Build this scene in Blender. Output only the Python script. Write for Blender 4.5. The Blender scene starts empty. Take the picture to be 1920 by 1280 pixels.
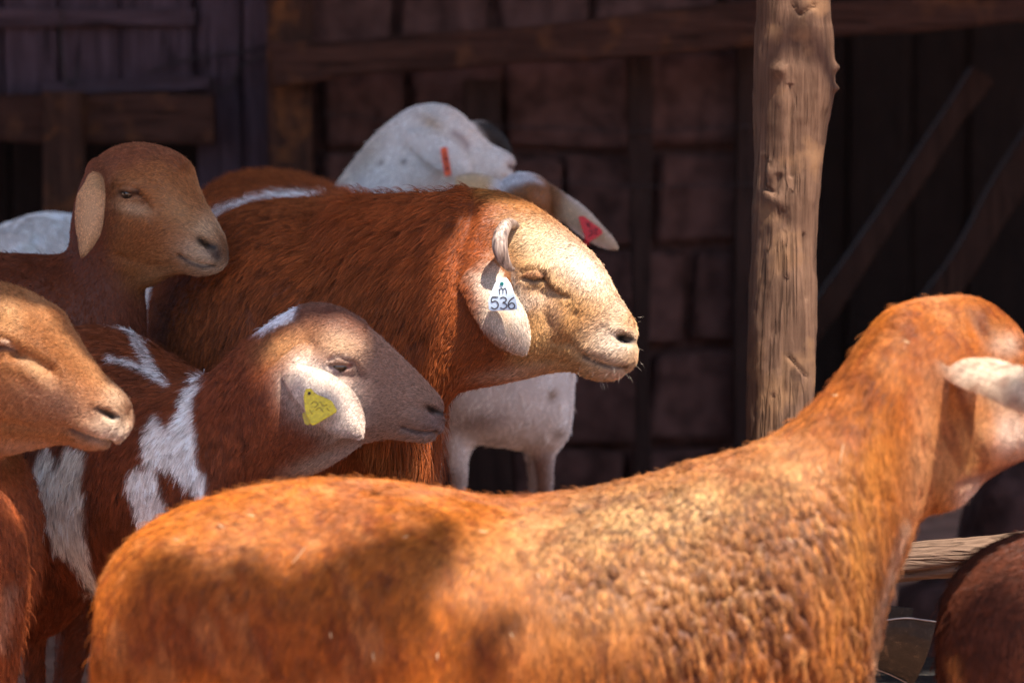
import bpy, bmesh, math, random, time
import numpy as np
from mathutils import Vector, Matrix
from mathutils.kdtree import KDTree

T0 = time.time()
rng = np.random.default_rng(7)
random.seed(7)
SC = bpy.context.scene
COL = SC.collection

# ------------------------------------------------------------------ camera
CAM_Z, PITCH, LENS = 1.0, math.radians(4.5), 100.0
FPX = 1920 * LENS / 36.0
FWD = np.array([0, math.cos(PITCH), -math.sin(PITCH)])
UPV = np.array([0, math.sin(PITCH), math.cos(PITCH)])
RGT = np.array([1.0, 0, 0])
CAMP = np.array([0, 0, CAM_Z])
cam_d = bpy.data.cameras.new('camera')
cam_d.lens = LENS; cam_d.sensor_width = 36; cam_d.clip_end = 400; cam_d.clip_start = 0.05
cam_d.dof.use_dof = True
cam_d.dof.focus_distance = 3.92
cam_d.dof.aperture_fstop = 3.5
cam = bpy.data.objects.new('camera', cam_d)
cam.location = (0, 0, CAM_Z); cam.rotation_euler = (math.pi / 2 - PITCH, 0, 0)
COL.objects.link(cam); SC.camera = cam

# ------------------------------------------------------------------ light
SUN = np.array([0.26, -0.31, 0.90]); SUN = SUN / np.linalg.norm(SUN)
world = bpy.data.worlds.new('World'); SC.world = world
world.use_nodes = True
nt = world.node_tree; nt.nodes.clear()
sky = nt.nodes.new('ShaderNodeTexSky'); sky.sky_type = 'NISHITA'; sky.sun_disc = False
sky.sun_elevation = math.asin(SUN[2]); sky.sun_rotation = math.atan2(SUN[0], SUN[1])
sky.altitude = 1500; sky.dust_density = 4.0; sky.ozone_density = 0; sky.air_density = .75
bg = nt.nodes.new('ShaderNodeBackground'); bg.inputs['Strength'].default_value = 0.125
wo = nt.nodes.new('ShaderNodeOutputWorld')
nt.links.new(sky.outputs[0], bg.inputs[0]); nt.links.new(bg.outputs[0], wo.inputs[0])
sl = bpy.data.lights.new('sun', 'SUN'); sl.energy = 5.0; sl.angle = math.radians(0.53)
sl.color = (1.0, 0.92, 0.80)
so = bpy.data.objects.new('sun', sl); COL.objects.link(so)
so.rotation_euler = Vector(SUN).to_track_quat('Z', 'Y').to_euler()
SC.view_settings.view_transform = 'Standard'; SC.view_settings.look = 'None'
SC.view_settings.gamma = 1.0; SC.view_settings.use_curve_mapping = False
SC.view_settings.exposure = 1.68
SC.render.engine = 'CYCLES'
SC.cycles.use_denoising = True; SC.cycles.denoiser = 'OPENIMAGEDENOISE'; SC.cycles.denoising_prefilter = 'NONE'; SC.cycles.denoising_input_passes = 'RGB_ALBEDO'
SC.cycles.max_bounces = 5; SC.cycles.diffuse_bounces = 3; SC.cycles.glossy_bounces = 2
SC.cycles.transparent_max_bounces = 4
SC.cycles.use_adaptive_sampling = True; SC.cycles.adaptive_threshold = 0.01
SC.cycles_curves.shape = 'RIBBONS'
SC.cycles_curves.subdivisions = 2

# ------------------------------------------------------------------ maths helpers
def P(px, py, d):
    return CAMP + d * (FWD + RGT * (px - 960) / FPX + UPV * (640 - py) / FPX)
def PY(px, py, Y):
    r = FWD + RGT * (px - 960) / FPX + UPV * (640 - py) / FPX
    return CAMP + r * (Y / r[1])
def PZ(px, py, Z):
    r = FWD + RGT * (px - 960) / FPX + UPV * (640 - py) / FPX
    return CAMP + r * ((Z - CAM_Z) / r[2])
def proj(V):
    q = V - CAMP
    d = q @ FWD
    return 960 + FPX * (q @ RGT) / d, 640 - FPX * (q @ UPV) / d, d
def nrm(a):
    a = np.asarray(a, float)
    return a / (np.linalg.norm(a, axis=-1, keepdims=True) + 1e-12)
def hash3(i, seed):
    i = i.astype(np.int64)
    h = (i[..., 0] * 374761393 + i[..., 1] * 668265263 + i[..., 2] * 2147483647 + seed * 974711) & 0xffffffff
    h = ((h ^ (h >> 13)) * 1274126177) & 0xffffffff
    h = (h ^ (h >> 16)) & 0xffffffff
    return h / 4294967295.0
def noise(p, scale, seed=0):
    """value noise, 0..1; scale = cells per metre (scalar or 3)"""
    q = p * scale
    f = np.floor(q); t = q - f; t = t * t * (3 - 2 * t)
    r = 0
    for dx in (0, 1):
        wx = t[..., 0] if dx else 1 - t[..., 0]
        for dy in (0, 1):
            wy = t[..., 1] if dy else 1 - t[..., 1]
            for dz in (0, 1):
                wz = t[..., 2] if dz else 1 - t[..., 2]
                r = r + wx * wy * wz * hash3(f + np.array([dx, dy, dz]), seed)
    return r
def voro(q, seed):
    """F1 and F2-F1 of jittered cells, q already scaled"""
    f = np.floor(q); d1 = np.full(len(q), 9.0); d2 = np.full(len(q), 9.0)
    for a in (-1, 0, 1):
        for b in (-1, 0, 1):
            for c in (-1, 0, 1):
                g = f + np.array([a, b, c])
                p = g + np.stack([hash3(g, seed + k) for k in (0, 1, 2)], 1)
                d = np.linalg.norm(q - p, axis=1)
                d2 = np.minimum(d2, np.maximum(d, d1)); d1 = np.minimum(d1, d)
    return d1, d2 - d1
def fbm(p, scale, seed=0, o=3):
    s, a, t = 0, 1.0, 0
    for k in range(o):
        s = s + a * noise(p, scale * 2 ** k, seed + 31 * k); t += a; a *= .5
    return s / t
def catmull(A, n):
    """A (m,k) -> samples, n per interval"""
    A = np.asarray(A, float)
    B = np.vstack([2 * A[0] - A[1], A, 2 * A[-1] - A[-2]])
    out = []
    for i in range(len(A) - 1):
        p0, p1, p2, p3 = B[i], B[i + 1], B[i + 2], B[i + 3]
        for j in range(n):
            t = j / n
            out.append(.5 * (2 * p1 + (p2 - p0) * t + (2 * p0 - 5 * p1 + 4 * p2 - p3) * t * t + (3 * p1 - p0 - 3 * p2 + p3) * t ** 3))
    out.append(A[-1])
    return np.array(out)

# ------------------------------------------------------------------ object helpers
def tag(o, label=None, cat=None, group=None, kind=None):
    if label: o['label'] = label
    if cat: o['category'] = cat
    if group: o['group'] = group
    if kind: o['kind'] = kind
    return o
def empty(name, loc, label=None, cat=None, group=None):
    o = bpy.data.objects.new(name, None); o.location = loc; COL.objects.link(o)
    o.empty_display_size = .1
    return tag(o, label, cat, group)
def mesh_obj(name, V, F, mat=None, parent=None, smooth=False, col=None):
    me = bpy.data.meshes.new(name)
    me.from_pydata([tuple(v) for v in V], [], [tuple(f) for f in F])
    if smooth: me.polygons.foreach_set('use_smooth', [True] * len(me.polygons))
    if col is not None:
        a = me.color_attributes.new('col', 'FLOAT_COLOR', 'POINT')
        a.data.foreach_set('color', np.hstack([col, np.ones((len(col), 1))]).astype(np.float32).ravel())
    me.update()
    o = bpy.data.objects.new(name, me); COL.objects.link(o)
    if mat: me.materials.append(mat)
    if parent is not None:
        o.parent = parent
        o.matrix_parent_inverse = Matrix.Translation(-Vector(parent.location)) if parent.parent is None else Matrix.Identity(4)
    return o
def sub_parent(o, parent):
    o.parent = parent; o.matrix_parent_inverse = parent.matrix_world.inverted()

def tube_grid(C, U, W, seg=24, su=None, prof=None):
    """rings with centres C, half axes U and W (vectors); returns verts, faces (closed)"""
    n = len(C); th = np.linspace(0, 2 * math.pi, seg, endpoint=False)
    V = []
    for i in range(n):
        for t in th:
            V.append(C[i] + U[i] * math.cos(t) + W[i] * math.sin(t))
    F = []
    for i in range(n - 1):
        for j in range(seg):
            a = i * seg + j; b = i * seg + (j + 1) % seg
            F.append((a, b, b + seg, a + seg))
    V.append(C[0]); V.append(C[-1]); c0, c1 = n * seg, n * seg + 1
    for j in range(seg):
        F.append((c0, (j + 1) % seg, j)); F.append((c1, (n - 1) * seg + j, (n - 1) * seg + (j + 1) % seg))
    return np.array(V), F
def tube(points, radii, seg=16, n=5, squash=1.0, ref=(0, 1, 0)):
    A = np.hstack([np.asarray(points, float), np.asarray(radii, float)[:, None]])
    S = catmull(A, n); C = S[:, :3]; r = np.maximum(S[:, 3], 1e-4)
    T = nrm(np.gradient(C, axis=0))
    U = nrm(np.cross(T, np.array(ref, float)[None, :])); W = np.cross(T, U)
    return tube_grid(C, U * r[:, None], W * (r * squash)[:, None], seg)
def merge(parts):
    V, F, o = [], [], 0
    for v, f in parts:
        V.append(np.asarray(v)); F += [tuple(i + o for i in q) for q in f]; o += len(v)
    return np.vstack(V), F

# ------------------------------------------------------------------ node helpers
def new_mat(name):
    m = bpy.data.materials.new(name); m.use_nodes = True
    n = m.node_tree; n.nodes.clear()
    out = n.nodes.new('ShaderNodeOutputMaterial'); b = n.nodes.new('ShaderNodeBsdfPrincipled')
    n.links.new(b.outputs[0], out.inputs[0])
    return m, n, b
def nd(n, typ, **kw):
    x = n.nodes.new(typ)
    for k, v in kw.items():
        if k.startswith('i_'):
            x.inputs[k[2:].replace('_', ' ')].default_value = v
        else: setattr(x, k, v)
    return x
def ramp(n, fac, stops):
    r = n.nodes.new('ShaderNodeValToRGB')
    e = r.color_ramp.elements
    while len(e) < len(stops): e.new(.5)
    for k, (p, c) in enumerate(stops):
        e[k].position = p; e[k].color = (c[0], c[1], c[2], 1)
    n.links.new(fac, r.inputs[0]); return r
def mixc(n, a, b, fac, mode='MIX'):
    m = n.nodes.new('ShaderNodeMix'); m.data_type = 'RGBA'; m.blend_type = mode
    for sock, v in ((0, fac), (6, a), (7, b)):
        if hasattr(v, 'links') or hasattr(v, 'is_output'): n.links.new(v, m.inputs[sock])
        elif sock == 0: m.inputs[0].default_value = v
        else: m.inputs[sock].default_value = (v[0], v[1], v[2], 1)
    return m.outputs[2]
def plain(name, c, rough=.6, metal=0, spec=.4, bump=0, bscale=60, var=.25):
    m, n, b = new_mat(name)
    tc = nd(n, 'ShaderNodeTexCoord'); nz = nd(n, 'ShaderNodeTexNoise'); nz.inputs['Scale'].default_value = bscale
    nz.inputs['Detail'].default_value = 6
    n.links.new(tc.outputs['Object'], nz.inputs['Vector'])
    r = ramp(n, nz.outputs['Fac'], [(.3, [x * (1 - var) for x in c]), (.7, [min(1, x * (1 + var)) for x in c])])
    n.links.new(r.outputs[0], b.inputs['Base Color'])
    b.inputs['Roughness'].default_value = rough; b.inputs['Metallic'].default_value = metal
    b.inputs['Specular IOR Level'].default_value = spec
    if bump:
        bp = nd(n, 'ShaderNodeBump'); bp.inputs['Strength'].default_value = 1; bp.inputs['Distance'].default_value = bump
        n.links.new(nz.outputs['Fac'], bp.inputs['Height']); n.links.new(bp.outputs[0], b.inputs['Normal'])
    return m
def wood(name, dark, light, axis=2, scale=1.0, bump=.004, rough=.75, stain=None, cracks=.6):
    """weathered wood: grain stretched along the axis, long cracks, blotches; every object gets its own offset"""
    m, n, b = new_mat(name)
    tc = nd(n, 'ShaderNodeTexCoord'); oi = nd(n, 'ShaderNodeObjectInfo')
    ad = nd(n, 'ShaderNodeVectorMath', operation='ADD'); n.links.new(tc.outputs['Object'], ad.inputs[0])
    mu = nd(n, 'ShaderNodeVectorMath', operation='SCALE'); mu.inputs['Scale'].default_value = 7.3
    cb = nd(n, 'ShaderNodeCombineXYZ')
    for k in range(3): n.links.new(oi.outputs['Random'], cb.inputs[k])
    n.links.new(cb.outputs[0], mu.inputs[0]); n.links.new(mu.outputs[0], ad.inputs[1])
    mp = nd(n, 'ShaderNodeMapping'); s = [55 * scale] * 3; s[axis] = 3.5 * scale; mp.inputs['Scale'].default_value = s
    n.links.new(ad.outputs[0], mp.inputs[0])
    g = nd(n, 'ShaderNodeTexNoise'); g.inputs['Scale'].default_value = 1; g.inputs['Detail'].default_value = 8; g.inputs['Roughness'].default_value = .65
    g.inputs['Distortion'].default_value = .6
    n.links.new(mp.outputs[0], g.inputs['Vector'])
    bl = nd(n, 'ShaderNodeTexNoise'); bl.inputs['Scale'].default_value = 9 * scale; bl.inputs['Detail'].default_value = 5
    n.links.new(ad.outputs[0], bl.inputs['Vector'])
    mpf = nd(n, 'ShaderNodeMapping'); sf = [230 * scale] * 3; sf[axis] = 9 * scale; mpf.inputs['Scale'].default_value = sf
    n.links.new(ad.outputs[0], mpf.inputs[0])
    gf_ = nd(n, 'ShaderNodeTexNoise'); gf_.inputs['Scale'].default_value = 1; gf_.inputs['Detail'].default_value = 6; n.links.new(mpf.outputs[0], gf_.inputs['Vector'])
    fine = ramp(n, gf_.outputs['Fac'], [(.32, (.55, .52, .5)), (.55, (1, 1, 1))])
    r = ramp(n, g.outputs['Fac'], [(.25, dark), (.5, [(a + c) / 2 for a, c in zip(dark, light)]), (.78, light)])
    r2 = ramp(n, bl.outputs['Fac'], [(.3, (.55, .5, .5)), (.65, (1, 1, 1))])
    c = mixc(n, r.outputs[0], r2.outputs[0], .7, 'MULTIPLY')
    c = mixc(n, c, fine.outputs[0], .8, 'MULTIPLY')
    if stain:
        b2 = nd(n, 'ShaderNodeTexNoise'); b2.inputs['Scale'].default_value = 14 * scale; b2.inputs['Detail'].default_value = 7
        mp3 = nd(n, 'ShaderNodeMapping'); mp3.inputs['Location'].default_value = (3, 5, 1)
        n.links.new(ad.outputs[0], mp3.inputs[0]); n.links.new(mp3.outputs[0], b2.inputs['Vector'])
        r3 = ramp(n, b2.outputs['Fac'], [(.54, (0, 0, 0)), (.68, (1, 1, 1))])
        c = mixc(n, c, stain, r3.outputs[0])
    mp2 = nd(n, 'ShaderNodeMapping'); s2 = [38 * scale] * 3; s2[axis] = 1.3 * scale; mp2.inputs['Scale'].default_value = s2
    n.links.new(ad.outputs[0], mp2.inputs[0])
    v = nd(n, 'ShaderNodeTexNoise'); v.inputs['Scale'].default_value = 1; v.inputs['Detail'].default_value = 3
    n.links.new(mp2.outputs[0], v.inputs['Vector'])
    r4 = ramp(n, v.outputs['Fac'], [(.47, (1, 1, 1)), (.495, (0, 0, 0)), (.505, (0, 0, 0)), (.53, (1, 1, 1))])
    crk = nd(n, 'ShaderNodeMath', operation='MULTIPLY'); crk.inputs[1].default_value = cracks
    inv = nd(n, 'ShaderNodeMath', operation='SUBTRACT'); inv.inputs[0].default_value = 1
    n.links.new(r4.outputs[0], inv.inputs[1]); n.links.new(inv.outputs[0], crk.inputs[0])
    gt = ramp(n, bl.outputs['Fac'], [(.45, (0, 0, 0)), (.6, (1, 1, 1))])
    crk2 = nd(n, 'ShaderNodeMath', operation='MULTIPLY'); n.links.new(crk.outputs[0], crk2.inputs[0]); n.links.new(gt.outputs[0], crk2.inputs[1])
    c = mixc(n, c, [x * .35 for x in dark], crk2.outputs[0])
    n.links.new(c, b.inputs['Base Color'])
    b.inputs['Roughness'].default_value = rough; b.inputs['Specular IOR Level'].default_value = .1
    hs = nd(n, 'ShaderNodeMath', operation='SUBTRACT'); n.links.new(g.outputs['Fac'], hs.inputs[0]); n.links.new(crk2.outputs[0], hs.inputs[1])
    h2 = nd(n, 'ShaderNodeMath', operation='ADD'); n.links.new(hs.outputs[0], h2.inputs[0]); n.links.new(bl.outputs['Fac'], h2.inputs[1])
    h3 = nd(n, 'ShaderNodeMath', operation='MULTIPLY_ADD'); n.links.new(gf_.outputs['Fac'], h3.inputs[0]); h3.inputs[1].default_value = .45; n.links.new(h2.outputs[0], h3.inputs[2]); h2 = h3
    bp = nd(n, 'ShaderNodeBump'); bp.inputs['Strength'].default_value = 1; bp.inputs['Distance'].default_value = bump
    n.links.new(h2.outputs[0], bp.inputs['Height']); n.links.new(bp.outputs[0], b.inputs['Normal'])
    return m
def hair_mat(name, rough=.42, spec=.14):
    m, n, b = new_mat(name)
    at = nd(n, 'ShaderNodeAttribute'); at.attribute_name = 'col'
    n.links.new(at.outputs['Color'], b.inputs['Base Color'])
    b.inputs['Roughness'].default_value = rough; b.inputs['Specular IOR Level'].default_value = spec
    return m
def skin_mat(name):
    m, n, b = new_mat(name)
    at = nd(n, 'ShaderNodeAttribute'); at.attribute_name = 'col'
    tc = nd(n, 'ShaderNodeTexCoord'); nz = nd(n, 'ShaderNodeTexNoise'); nz.inputs['Scale'].default_value = 420; nz.inputs['Detail'].default_value = 4
    n.links.new(tc.outputs['Object'], nz.inputs['Vector'])
    r = ramp(n, nz.outputs['Fac'], [(.3, (.7, .7, .7)), (.7, (1, 1, 1))])
    n.links.new(mixc(n, at.outputs['Color'], r.outputs[0], 1.0, 'MULTIPLY'), b.inputs['Base Color'])
    b.inputs['Roughness'].default_value = .6; b.inputs['Specular IOR Level'].default_value = .3
    bp = nd(n, 'ShaderNodeBump'); bp.inputs['Distance'].default_value = .0008
    n.links.new(nz.outputs['Fac'], bp.inputs['Height']); n.links.new(bp.outputs[0], b.inputs['Normal'])
    return m
M_HAIR = hair_mat('coat_hair'); M_SKIN = skin_mat('skin')
M_EYE = plain('eye_dark', (.02, .012, .008), rough=.08, spec=.7)
# ------------------------------------------------------------------ animals: lofted anatomy -> one voxel-fused skin -> sculpt -> colour -> hair
def loft(st, seg=44, n=6):
    """st: list of (T, B, w, lat, k, p) ; cross-sections spanning T..B with half width w"""
    rows = [np.concatenate([s[0], s[1], [s[2]], s[3], [s[4], s[5]]]) for s in st]
    S = catmull(rows, n)
    th = np.linspace(0, 2 * math.pi, seg, endpoint=False); c, s = np.cos(th), np.sin(th)
    V = []
    for r in S:
        T, B, w, L, k, p = r[:3], r[3:6], max(r[6], .002), nrm(r[7:10]), r[10], r[11]
        C = (T + B) / 2; H = (T - B) / 2
        ss = np.sign(s) * np.abs(s) ** p * (1 + k * c)
        V.append(C[None] + c[:, None] * H[None] + (ss * w)[:, None] * L[None])
    V = np.array(V); m = len(V); V = V.reshape(-1, 3)
    F = [(i * seg + j, i * seg + (j + 1) % seg, (i + 1) * seg + (j + 1) % seg, (i + 1) * seg + j) for i in range(m - 1) for j in range(seg)]
    V = np.vstack([V, V[:seg].mean(0), V[-seg:].mean(0)]); c0, c1 = m * seg, m * seg + 1
    for j in range(seg):
        F.append((c0, (j + 1) % seg, j)); F.append((c1, (m - 1) * seg + j, (m - 1) * seg + (j + 1) % seg))
    return V, F
def hs(tx, ty, bx, by, w, d, yaw=0, k=0.0, p=.85):
    """profile station traced in photo pixels, at its own distance d and heading yaw (deg, + = away)"""
    a = math.radians(yaw); mx = (tx + bx) / 2
    dt = d + (tx - mx) / FPX * d * math.tan(a); db = d + (bx - mx) / FPX * d * math.tan(a)
    return (P(tx, ty, dt), P(bx, by, db), w, np.array([-math.sin(a), math.cos(a), 0]), k, p)
def ts(px, zt, zb, w, Y, yaw=0, k=0.0, p=.85):
    """torso station in metres: top / bottom height, half width, distance Y, heading yaw"""
    a = math.radians(yaw); x = PY(px, 640, Y)[0]
    return (np.array([x, Y, zt]), np.array([x, Y, zb]), w, np.array([-math.sin(a), math.cos(a), 0]), k, p)
def leg(x, y, ztop, hind=False, s=1.0, f=(1, 0), zg=0):
    """a leg from inside the trunk to the ground; f = horizontal forward direction"""
    f = np.array([f[0], f[1], 0.0]); b = np.array([x, y, 0.0])
    if hind:
        pts = [(0.02, ztop, .085), (0.05, ztop * .72, .07), (0.0, ztop * .55, .042), (-.055, .24, .026), (-.045, .13, .02), (-.035, .06, .023), (-.02, 0.0, .03)]
    else:
        pts = [(0, ztop, .07), (0.0, ztop * .8, .055), (0.01, ztop * .6, .038), (.015, .24, .028), (.0, .14, .02), (.0, .06, .023), (.015, 0.0, .03)]
    pp = [b + f * (q[0] * s) + np.array([0, 0, zg + q[1]]) for q in pts]
    return tube(pp, [q[2] * s for q in pts], seg=14, n=4, ref=(f[1] + 1e-3, -f[0], 0))
def ear_loft(pts, thick=.0045, cup=.008, face=(0, -1, 0), seg=20, twist=0):
    """pts: (px, py, d, halfwidth_px)"""
    A = catmull([(*P(a, b, c), h / FPX * c) for a, b, c, h in pts], 7)
    C = A[:, :3]; w = np.maximum(A[:, 3], .0015)
    T = nrm(np.gradient(C, axis=0)); fc = nrm(np.array(face, float))
    Wd = nrm(np.cross(T, fc[None])); N = nrm(np.cross(Wd, T))
    th = np.linspace(0, 2 * math.pi, seg, endpoint=False); V = []
    for i in range(len(C)):
        e = min(1, (len(C) - 1 - i) / 4 + .25)
        for t in th:
            x = math.cos(t); tk = thick * e * (.45 + .55 * (1 - x * x)) * math.copysign(abs(math.sin(t)) ** .8, math.sin(t))
            V.append(C[i] + Wd[i] * w[i] * x + N[i] * (tk + cup * (1 - x * x) * min(1, w[i] / .025) - cup * .3))
    m = len(C); V = np.array(V)
    F = [(i * seg + j, i * seg + (j + 1) % seg, (i + 1) * seg + (j + 1) % seg, (i + 1) * seg + j) for i in range(m - 1) for j in range(seg)]
    V = np.vstack([V, V[:seg].mean(0), V[-seg:].mean(0)])
    for j in range(seg):
        F.append((m * seg, (j + 1) % seg, j)); F.append((m * seg + 1, (m - 1) * seg + j, (m - 1) * seg + (j + 1) % seg))
    return V, F

def root(a, b, ra, rb):
    return tube([P(*a), P(*[(p + q) / 2 for p, q in zip(a, b)]), P(*b)], [ra, (ra + rb) * .52, rb], 18, 4)
def seg_dist(x, y, pts):
    d = np.full(x.shape, 1e9)
    for (ax, ay), (bx, by) in zip(pts[:-1], pts[1:]):
        vx, vy = bx - ax, by - ay; L = vx * vx + vy * vy + 1e-9
        t = np.clip(((x - ax) * vx + (y - ay) * vy) / L, 0, 1)
        d = np.minimum(d, np.hypot(x - ax - t * vx, y - ay - t * vy))
    return d
def poly_sd(x, y, poly):
    q = list(poly) + [poly[0]]
    d = seg_dist(x, y, q); ins = np.zeros(x.shape, bool)
    for (ax, ay), (bx, by) in zip(q[:-1], q[1:]):
        c = (ay > y) != (by > y)
        ins ^= c & (x < (bx - ax) * (y - ay) / (by - ay + 1e-12) + ax)
    return np.where(ins, -d, d)
def gauss(x, y, cx, cy, rx, ry, ang):
    a = math.radians(ang); c, s = math.cos(a), math.sin(a)
    u = (x - cx) * c + (y - cy) * s; v = -(x - cx) * s + (y - cy) * c
    return np.exp(-(u / rx) ** 2 - (v / ry) ** 2)

class Animal:
    def __init__(s, name, label, cat, **k):
        s.name, s.label, s.cat = name, label, cat
        s.islands, s.ears = [], []
        s.voxel = .0065; s.head = None; s.sub = 0; s.head_plane = None
        s.base = (.3, .1, .04); s.colors = []; s.sculpt = []; s.comb = [(500, 500, -1, .3)]
        s.smooth = 40; s.lens = []; s.hlen = .012; s.n = 30000; s.rad = .0004; s.clump = .35; s.lift = .35
        s.cell = .012; s.cvar = .25; s.tip = 1.25; s.tipc = None; s.lump = None; s.frame = (-80, 2000, -80, 1360)
        s.guard = .07; s.outd = .12; s.stretch = (1, 1, .7); s.scatter = .0012; s.bare = []; s.dens = []; s.root = .8; s.seed = 1; s.curl = 0.0; s.under = .75
        s.__dict__.update(k)
    def mpx(s, V):
        """pixel coordinates, the far half of the head mirrored on to the near half"""
        x, y, d = proj(V)
        if s.head_plane is not None:
            H, yaw, R = s.head_plane
            a = math.radians(yaw); L = np.array([-math.sin(a), math.cos(a), 0])
            q = (V - H) @ L
            far = (q > 0) & (np.linalg.norm(V - H, axis=1) < R)
            if far.any():
                x2, y2, _ = proj(V[far] - 2 * q[far][:, None] * L)
                x[far] = x2; y[far] = y2
        return x, y, d
    def head_w(s, V):
        if s.head is None: return np.zeros(len(V))
        H, R = s.head
        return np.clip((R - np.linalg.norm(V - H, axis=1)) / .05 + .5, 0, 1)
    def color_at(s, V, fuzz=0.0):
        x, y, d = s.mpx(V)
        if fuzz:
            x = x + rng.normal(0, fuzz, len(x)); y = y + rng.normal(0, fuzz, len(y))
        C = np.tile(np.array(s.base, float), (len(V), 1))
        nz = fbm(V, 14, s.seed); n2 = fbm(V, 60, s.seed + 5)
        hq = 1 - .65 * s.head_w(V)
        C *= (1 + hq * (s.cvar * (2 * nz - 1) + s.cvar * .8 * (2 * n2 - 1)))[:, None]
        for c in s.colors:
            if c[0] == 'b': w = gauss(x, y, *c[1:6]) * c[7]; cc = c[6]
            elif c[0] == 's': w = np.exp(-(seg_dist(x, y, c[1]) / c[2]) ** 2) * c[4]; cc = c[3]
            elif c[0] == 'z':   # below / above a height in metres
                w = np.clip((c[1] - V[:, 2]) / c[2], 0, 1) * c[4]; cc = c[3]
            else:
                wob = (fbm(V, 45, s.seed + 9) - .5) * c[4] * 2
                w = 1 / (1 + np.exp(np.clip((poly_sd(x, y, c[1]) + wob) / c[3], -30, 30))); cc = c[2]
                if len(c) > 5: w = w * c[5](V, x, y, d)
            cc = np.array(cc, float)[None] * (1 + .16 * hq * (2 * n2 - 1))[:, None]
            C = C * (1 - w[:, None]) + cc * w[:, None]
        return np.clip(C, .002, .95)
    def build(s, parent=None):
        t = time.time()
        V, F = merge(s.islands)
        me = bpy.data.meshes.new('tmp'); me.from_pydata(V.tolist(), [], F)
        o = bpy.data.objects.new('tmp', me); COL.objects.link(o)
        md = o.modifiers.new('r', 'REMESH'); md.mode = 'VOXEL'; md.voxel_size = s.voxel; md.adaptivity = 0
        dg = bpy.context.evaluated_depsgraph_get()
        m2 = bpy.data.meshes.new_from_object(o.evaluated_get(dg))
        bpy.data.objects.remove(o); bpy.data.meshes.remove(me)
        V = np.empty(len(m2.vertices) * 3, np.float32); m2.vertices.foreach_get('co', V); V = V.reshape(-1, 3).astype(float)
        def smooth(V, E, it, w):
            n = len(V); deg = np.bincount(E.ravel(), minlength=n).astype(float) + 1e-9
            for _ in range(it):
                A = np.zeros_like(V)
                for k in range(3):
                    A[:, k] = np.bincount(E[:, 0], V[E[:, 1], k], n) + np.bincount(E[:, 1], V[E[:, 0], k], n)
                V = V + (A / deg[:, None] - V) * w[:, None]
            return V
        E = np.empty(len(m2.edges) * 2, np.int32); m2.edges.foreach_get('vertices', E); E = E.reshape(-1, 2)
        hw = s.head_w(V)
        V = smooth(V, E, 4, np.full(len(V), .5)); V = smooth(V, E, s.smooth, .6 * (1 - hw) ** 2)
        m2.vertices.foreach_set('co', V.astype(np.float32).ravel()); m2.update()
        if s.sub:
            bm = bmesh.new(); bm.from_mesh(m2); bm.verts.ensure_lookup_table()
            ins = s.head_w(V) > .3
            es = [e for e in bm.edges if ins[e.verts[0].index] and ins[e.verts[1].index]]
            bmesh.ops.subdivide_edges(bm, edges=es, cuts=1, use_grid_fill=True)
            bm.to_mesh(m2); bm.free()
            V = np.empty(len(m2.vertices) * 3, np.float32); m2.vertices.foreach_get('co', V); V = V.reshape(-1, 3).astype(float)
            E = np.empty(len(m2.edges) * 2, np.int32); m2.edges.foreach_get('vertices', E); E = E.reshape(-1, 2)
            V = smooth(V, E, 3, np.full(len(V), .5))
            m2.vertices.foreach_set('co', V.astype(np.float32).ravel()); m2.update()
        # sculpt
        def normals(me):
            N = np.empty(len(me.vertices) * 3, np.float32); me.vertex_normals.foreach_get('vector', N); return N.reshape(-1, 3).astype(float)
        if s.sculpt or s.lump:
            N = normals(m2); x, y, d = s.mpx(V); D = np.zeros(len(V)); hw = s.head_w(V)
            for b in s.sculpt:
                if b[0] == 'b': D += gauss(x, y, *b[1:6]) * b[6] * hw
                elif b[0] == 'B': D += gauss(x, y, *b[1:6]) * b[6] * (N @ (CAMP - V.mean(0)) > 0)
                elif b[0] == 'S': D += np.exp(-(seg_dist(x, y, b[1]) / b[2]) ** 2) * b[3] * (N @ (CAMP - V.mean(0)) > 0)
                else: D += np.exp(-(seg_dist(x, y, b[1]) / b[2]) ** 2) * b[3] * hw
            if s.lump: D += s.lump(V, x, y)
            V = V + N * D[:, None]
            V = smooth(V, E, 1, np.full(len(V), .3))
            m2.vertices.foreach_set('co', V.astype(np.float32).ravel()); m2.update()
        # ears are joined to the same skin
        if s.ears:
            eV, eF = merge([e if isinstance(e, tuple) else ear_loft(**e) for e in s.ears])
            bm = bmesh.new(); bm.from_mesh(m2)
            vs = [bm.verts.new(v) for v in eV]
            for f in eF: bm.faces.new([vs[i] for i in f])
            bmesh.ops.recalc_face_normals(bm, faces=bm.faces)
            bm.to_mesh(m2); bm.free()
            V = np.empty(len(m2.vertices) * 3, np.float32); m2.vertices.foreach_get('co', V); V = V.reshape(-1, 3).astype(float)
        m2.polygons.foreach_set('use_smooth', [True] * len(m2.polygons)); m2.update()
        C = s.color_at(V) * s.under
        a = m2.color_attributes.new('col', 'FLOAT_COLOR', 'POINT')
        a.data.foreach_set('color', np.hstack([C, np.ones((len(C), 1))]).astype(np.float32).ravel())
        m2.materials.append(M_SKIN); m2.name = s.name
        ob = bpy.data.objects.new(s.name, m2); COL.objects.link(ob)
        tag(ob, s.label, s.cat, 'sheep crowded in the pen')
        s.ob = ob; s.mesh = m2; s.V = V
        s.grow(normals(m2))
        print('%s: %d verts %.1fs' % (s.name, len(V), time.time() - t), flush=True)
        return ob
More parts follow.
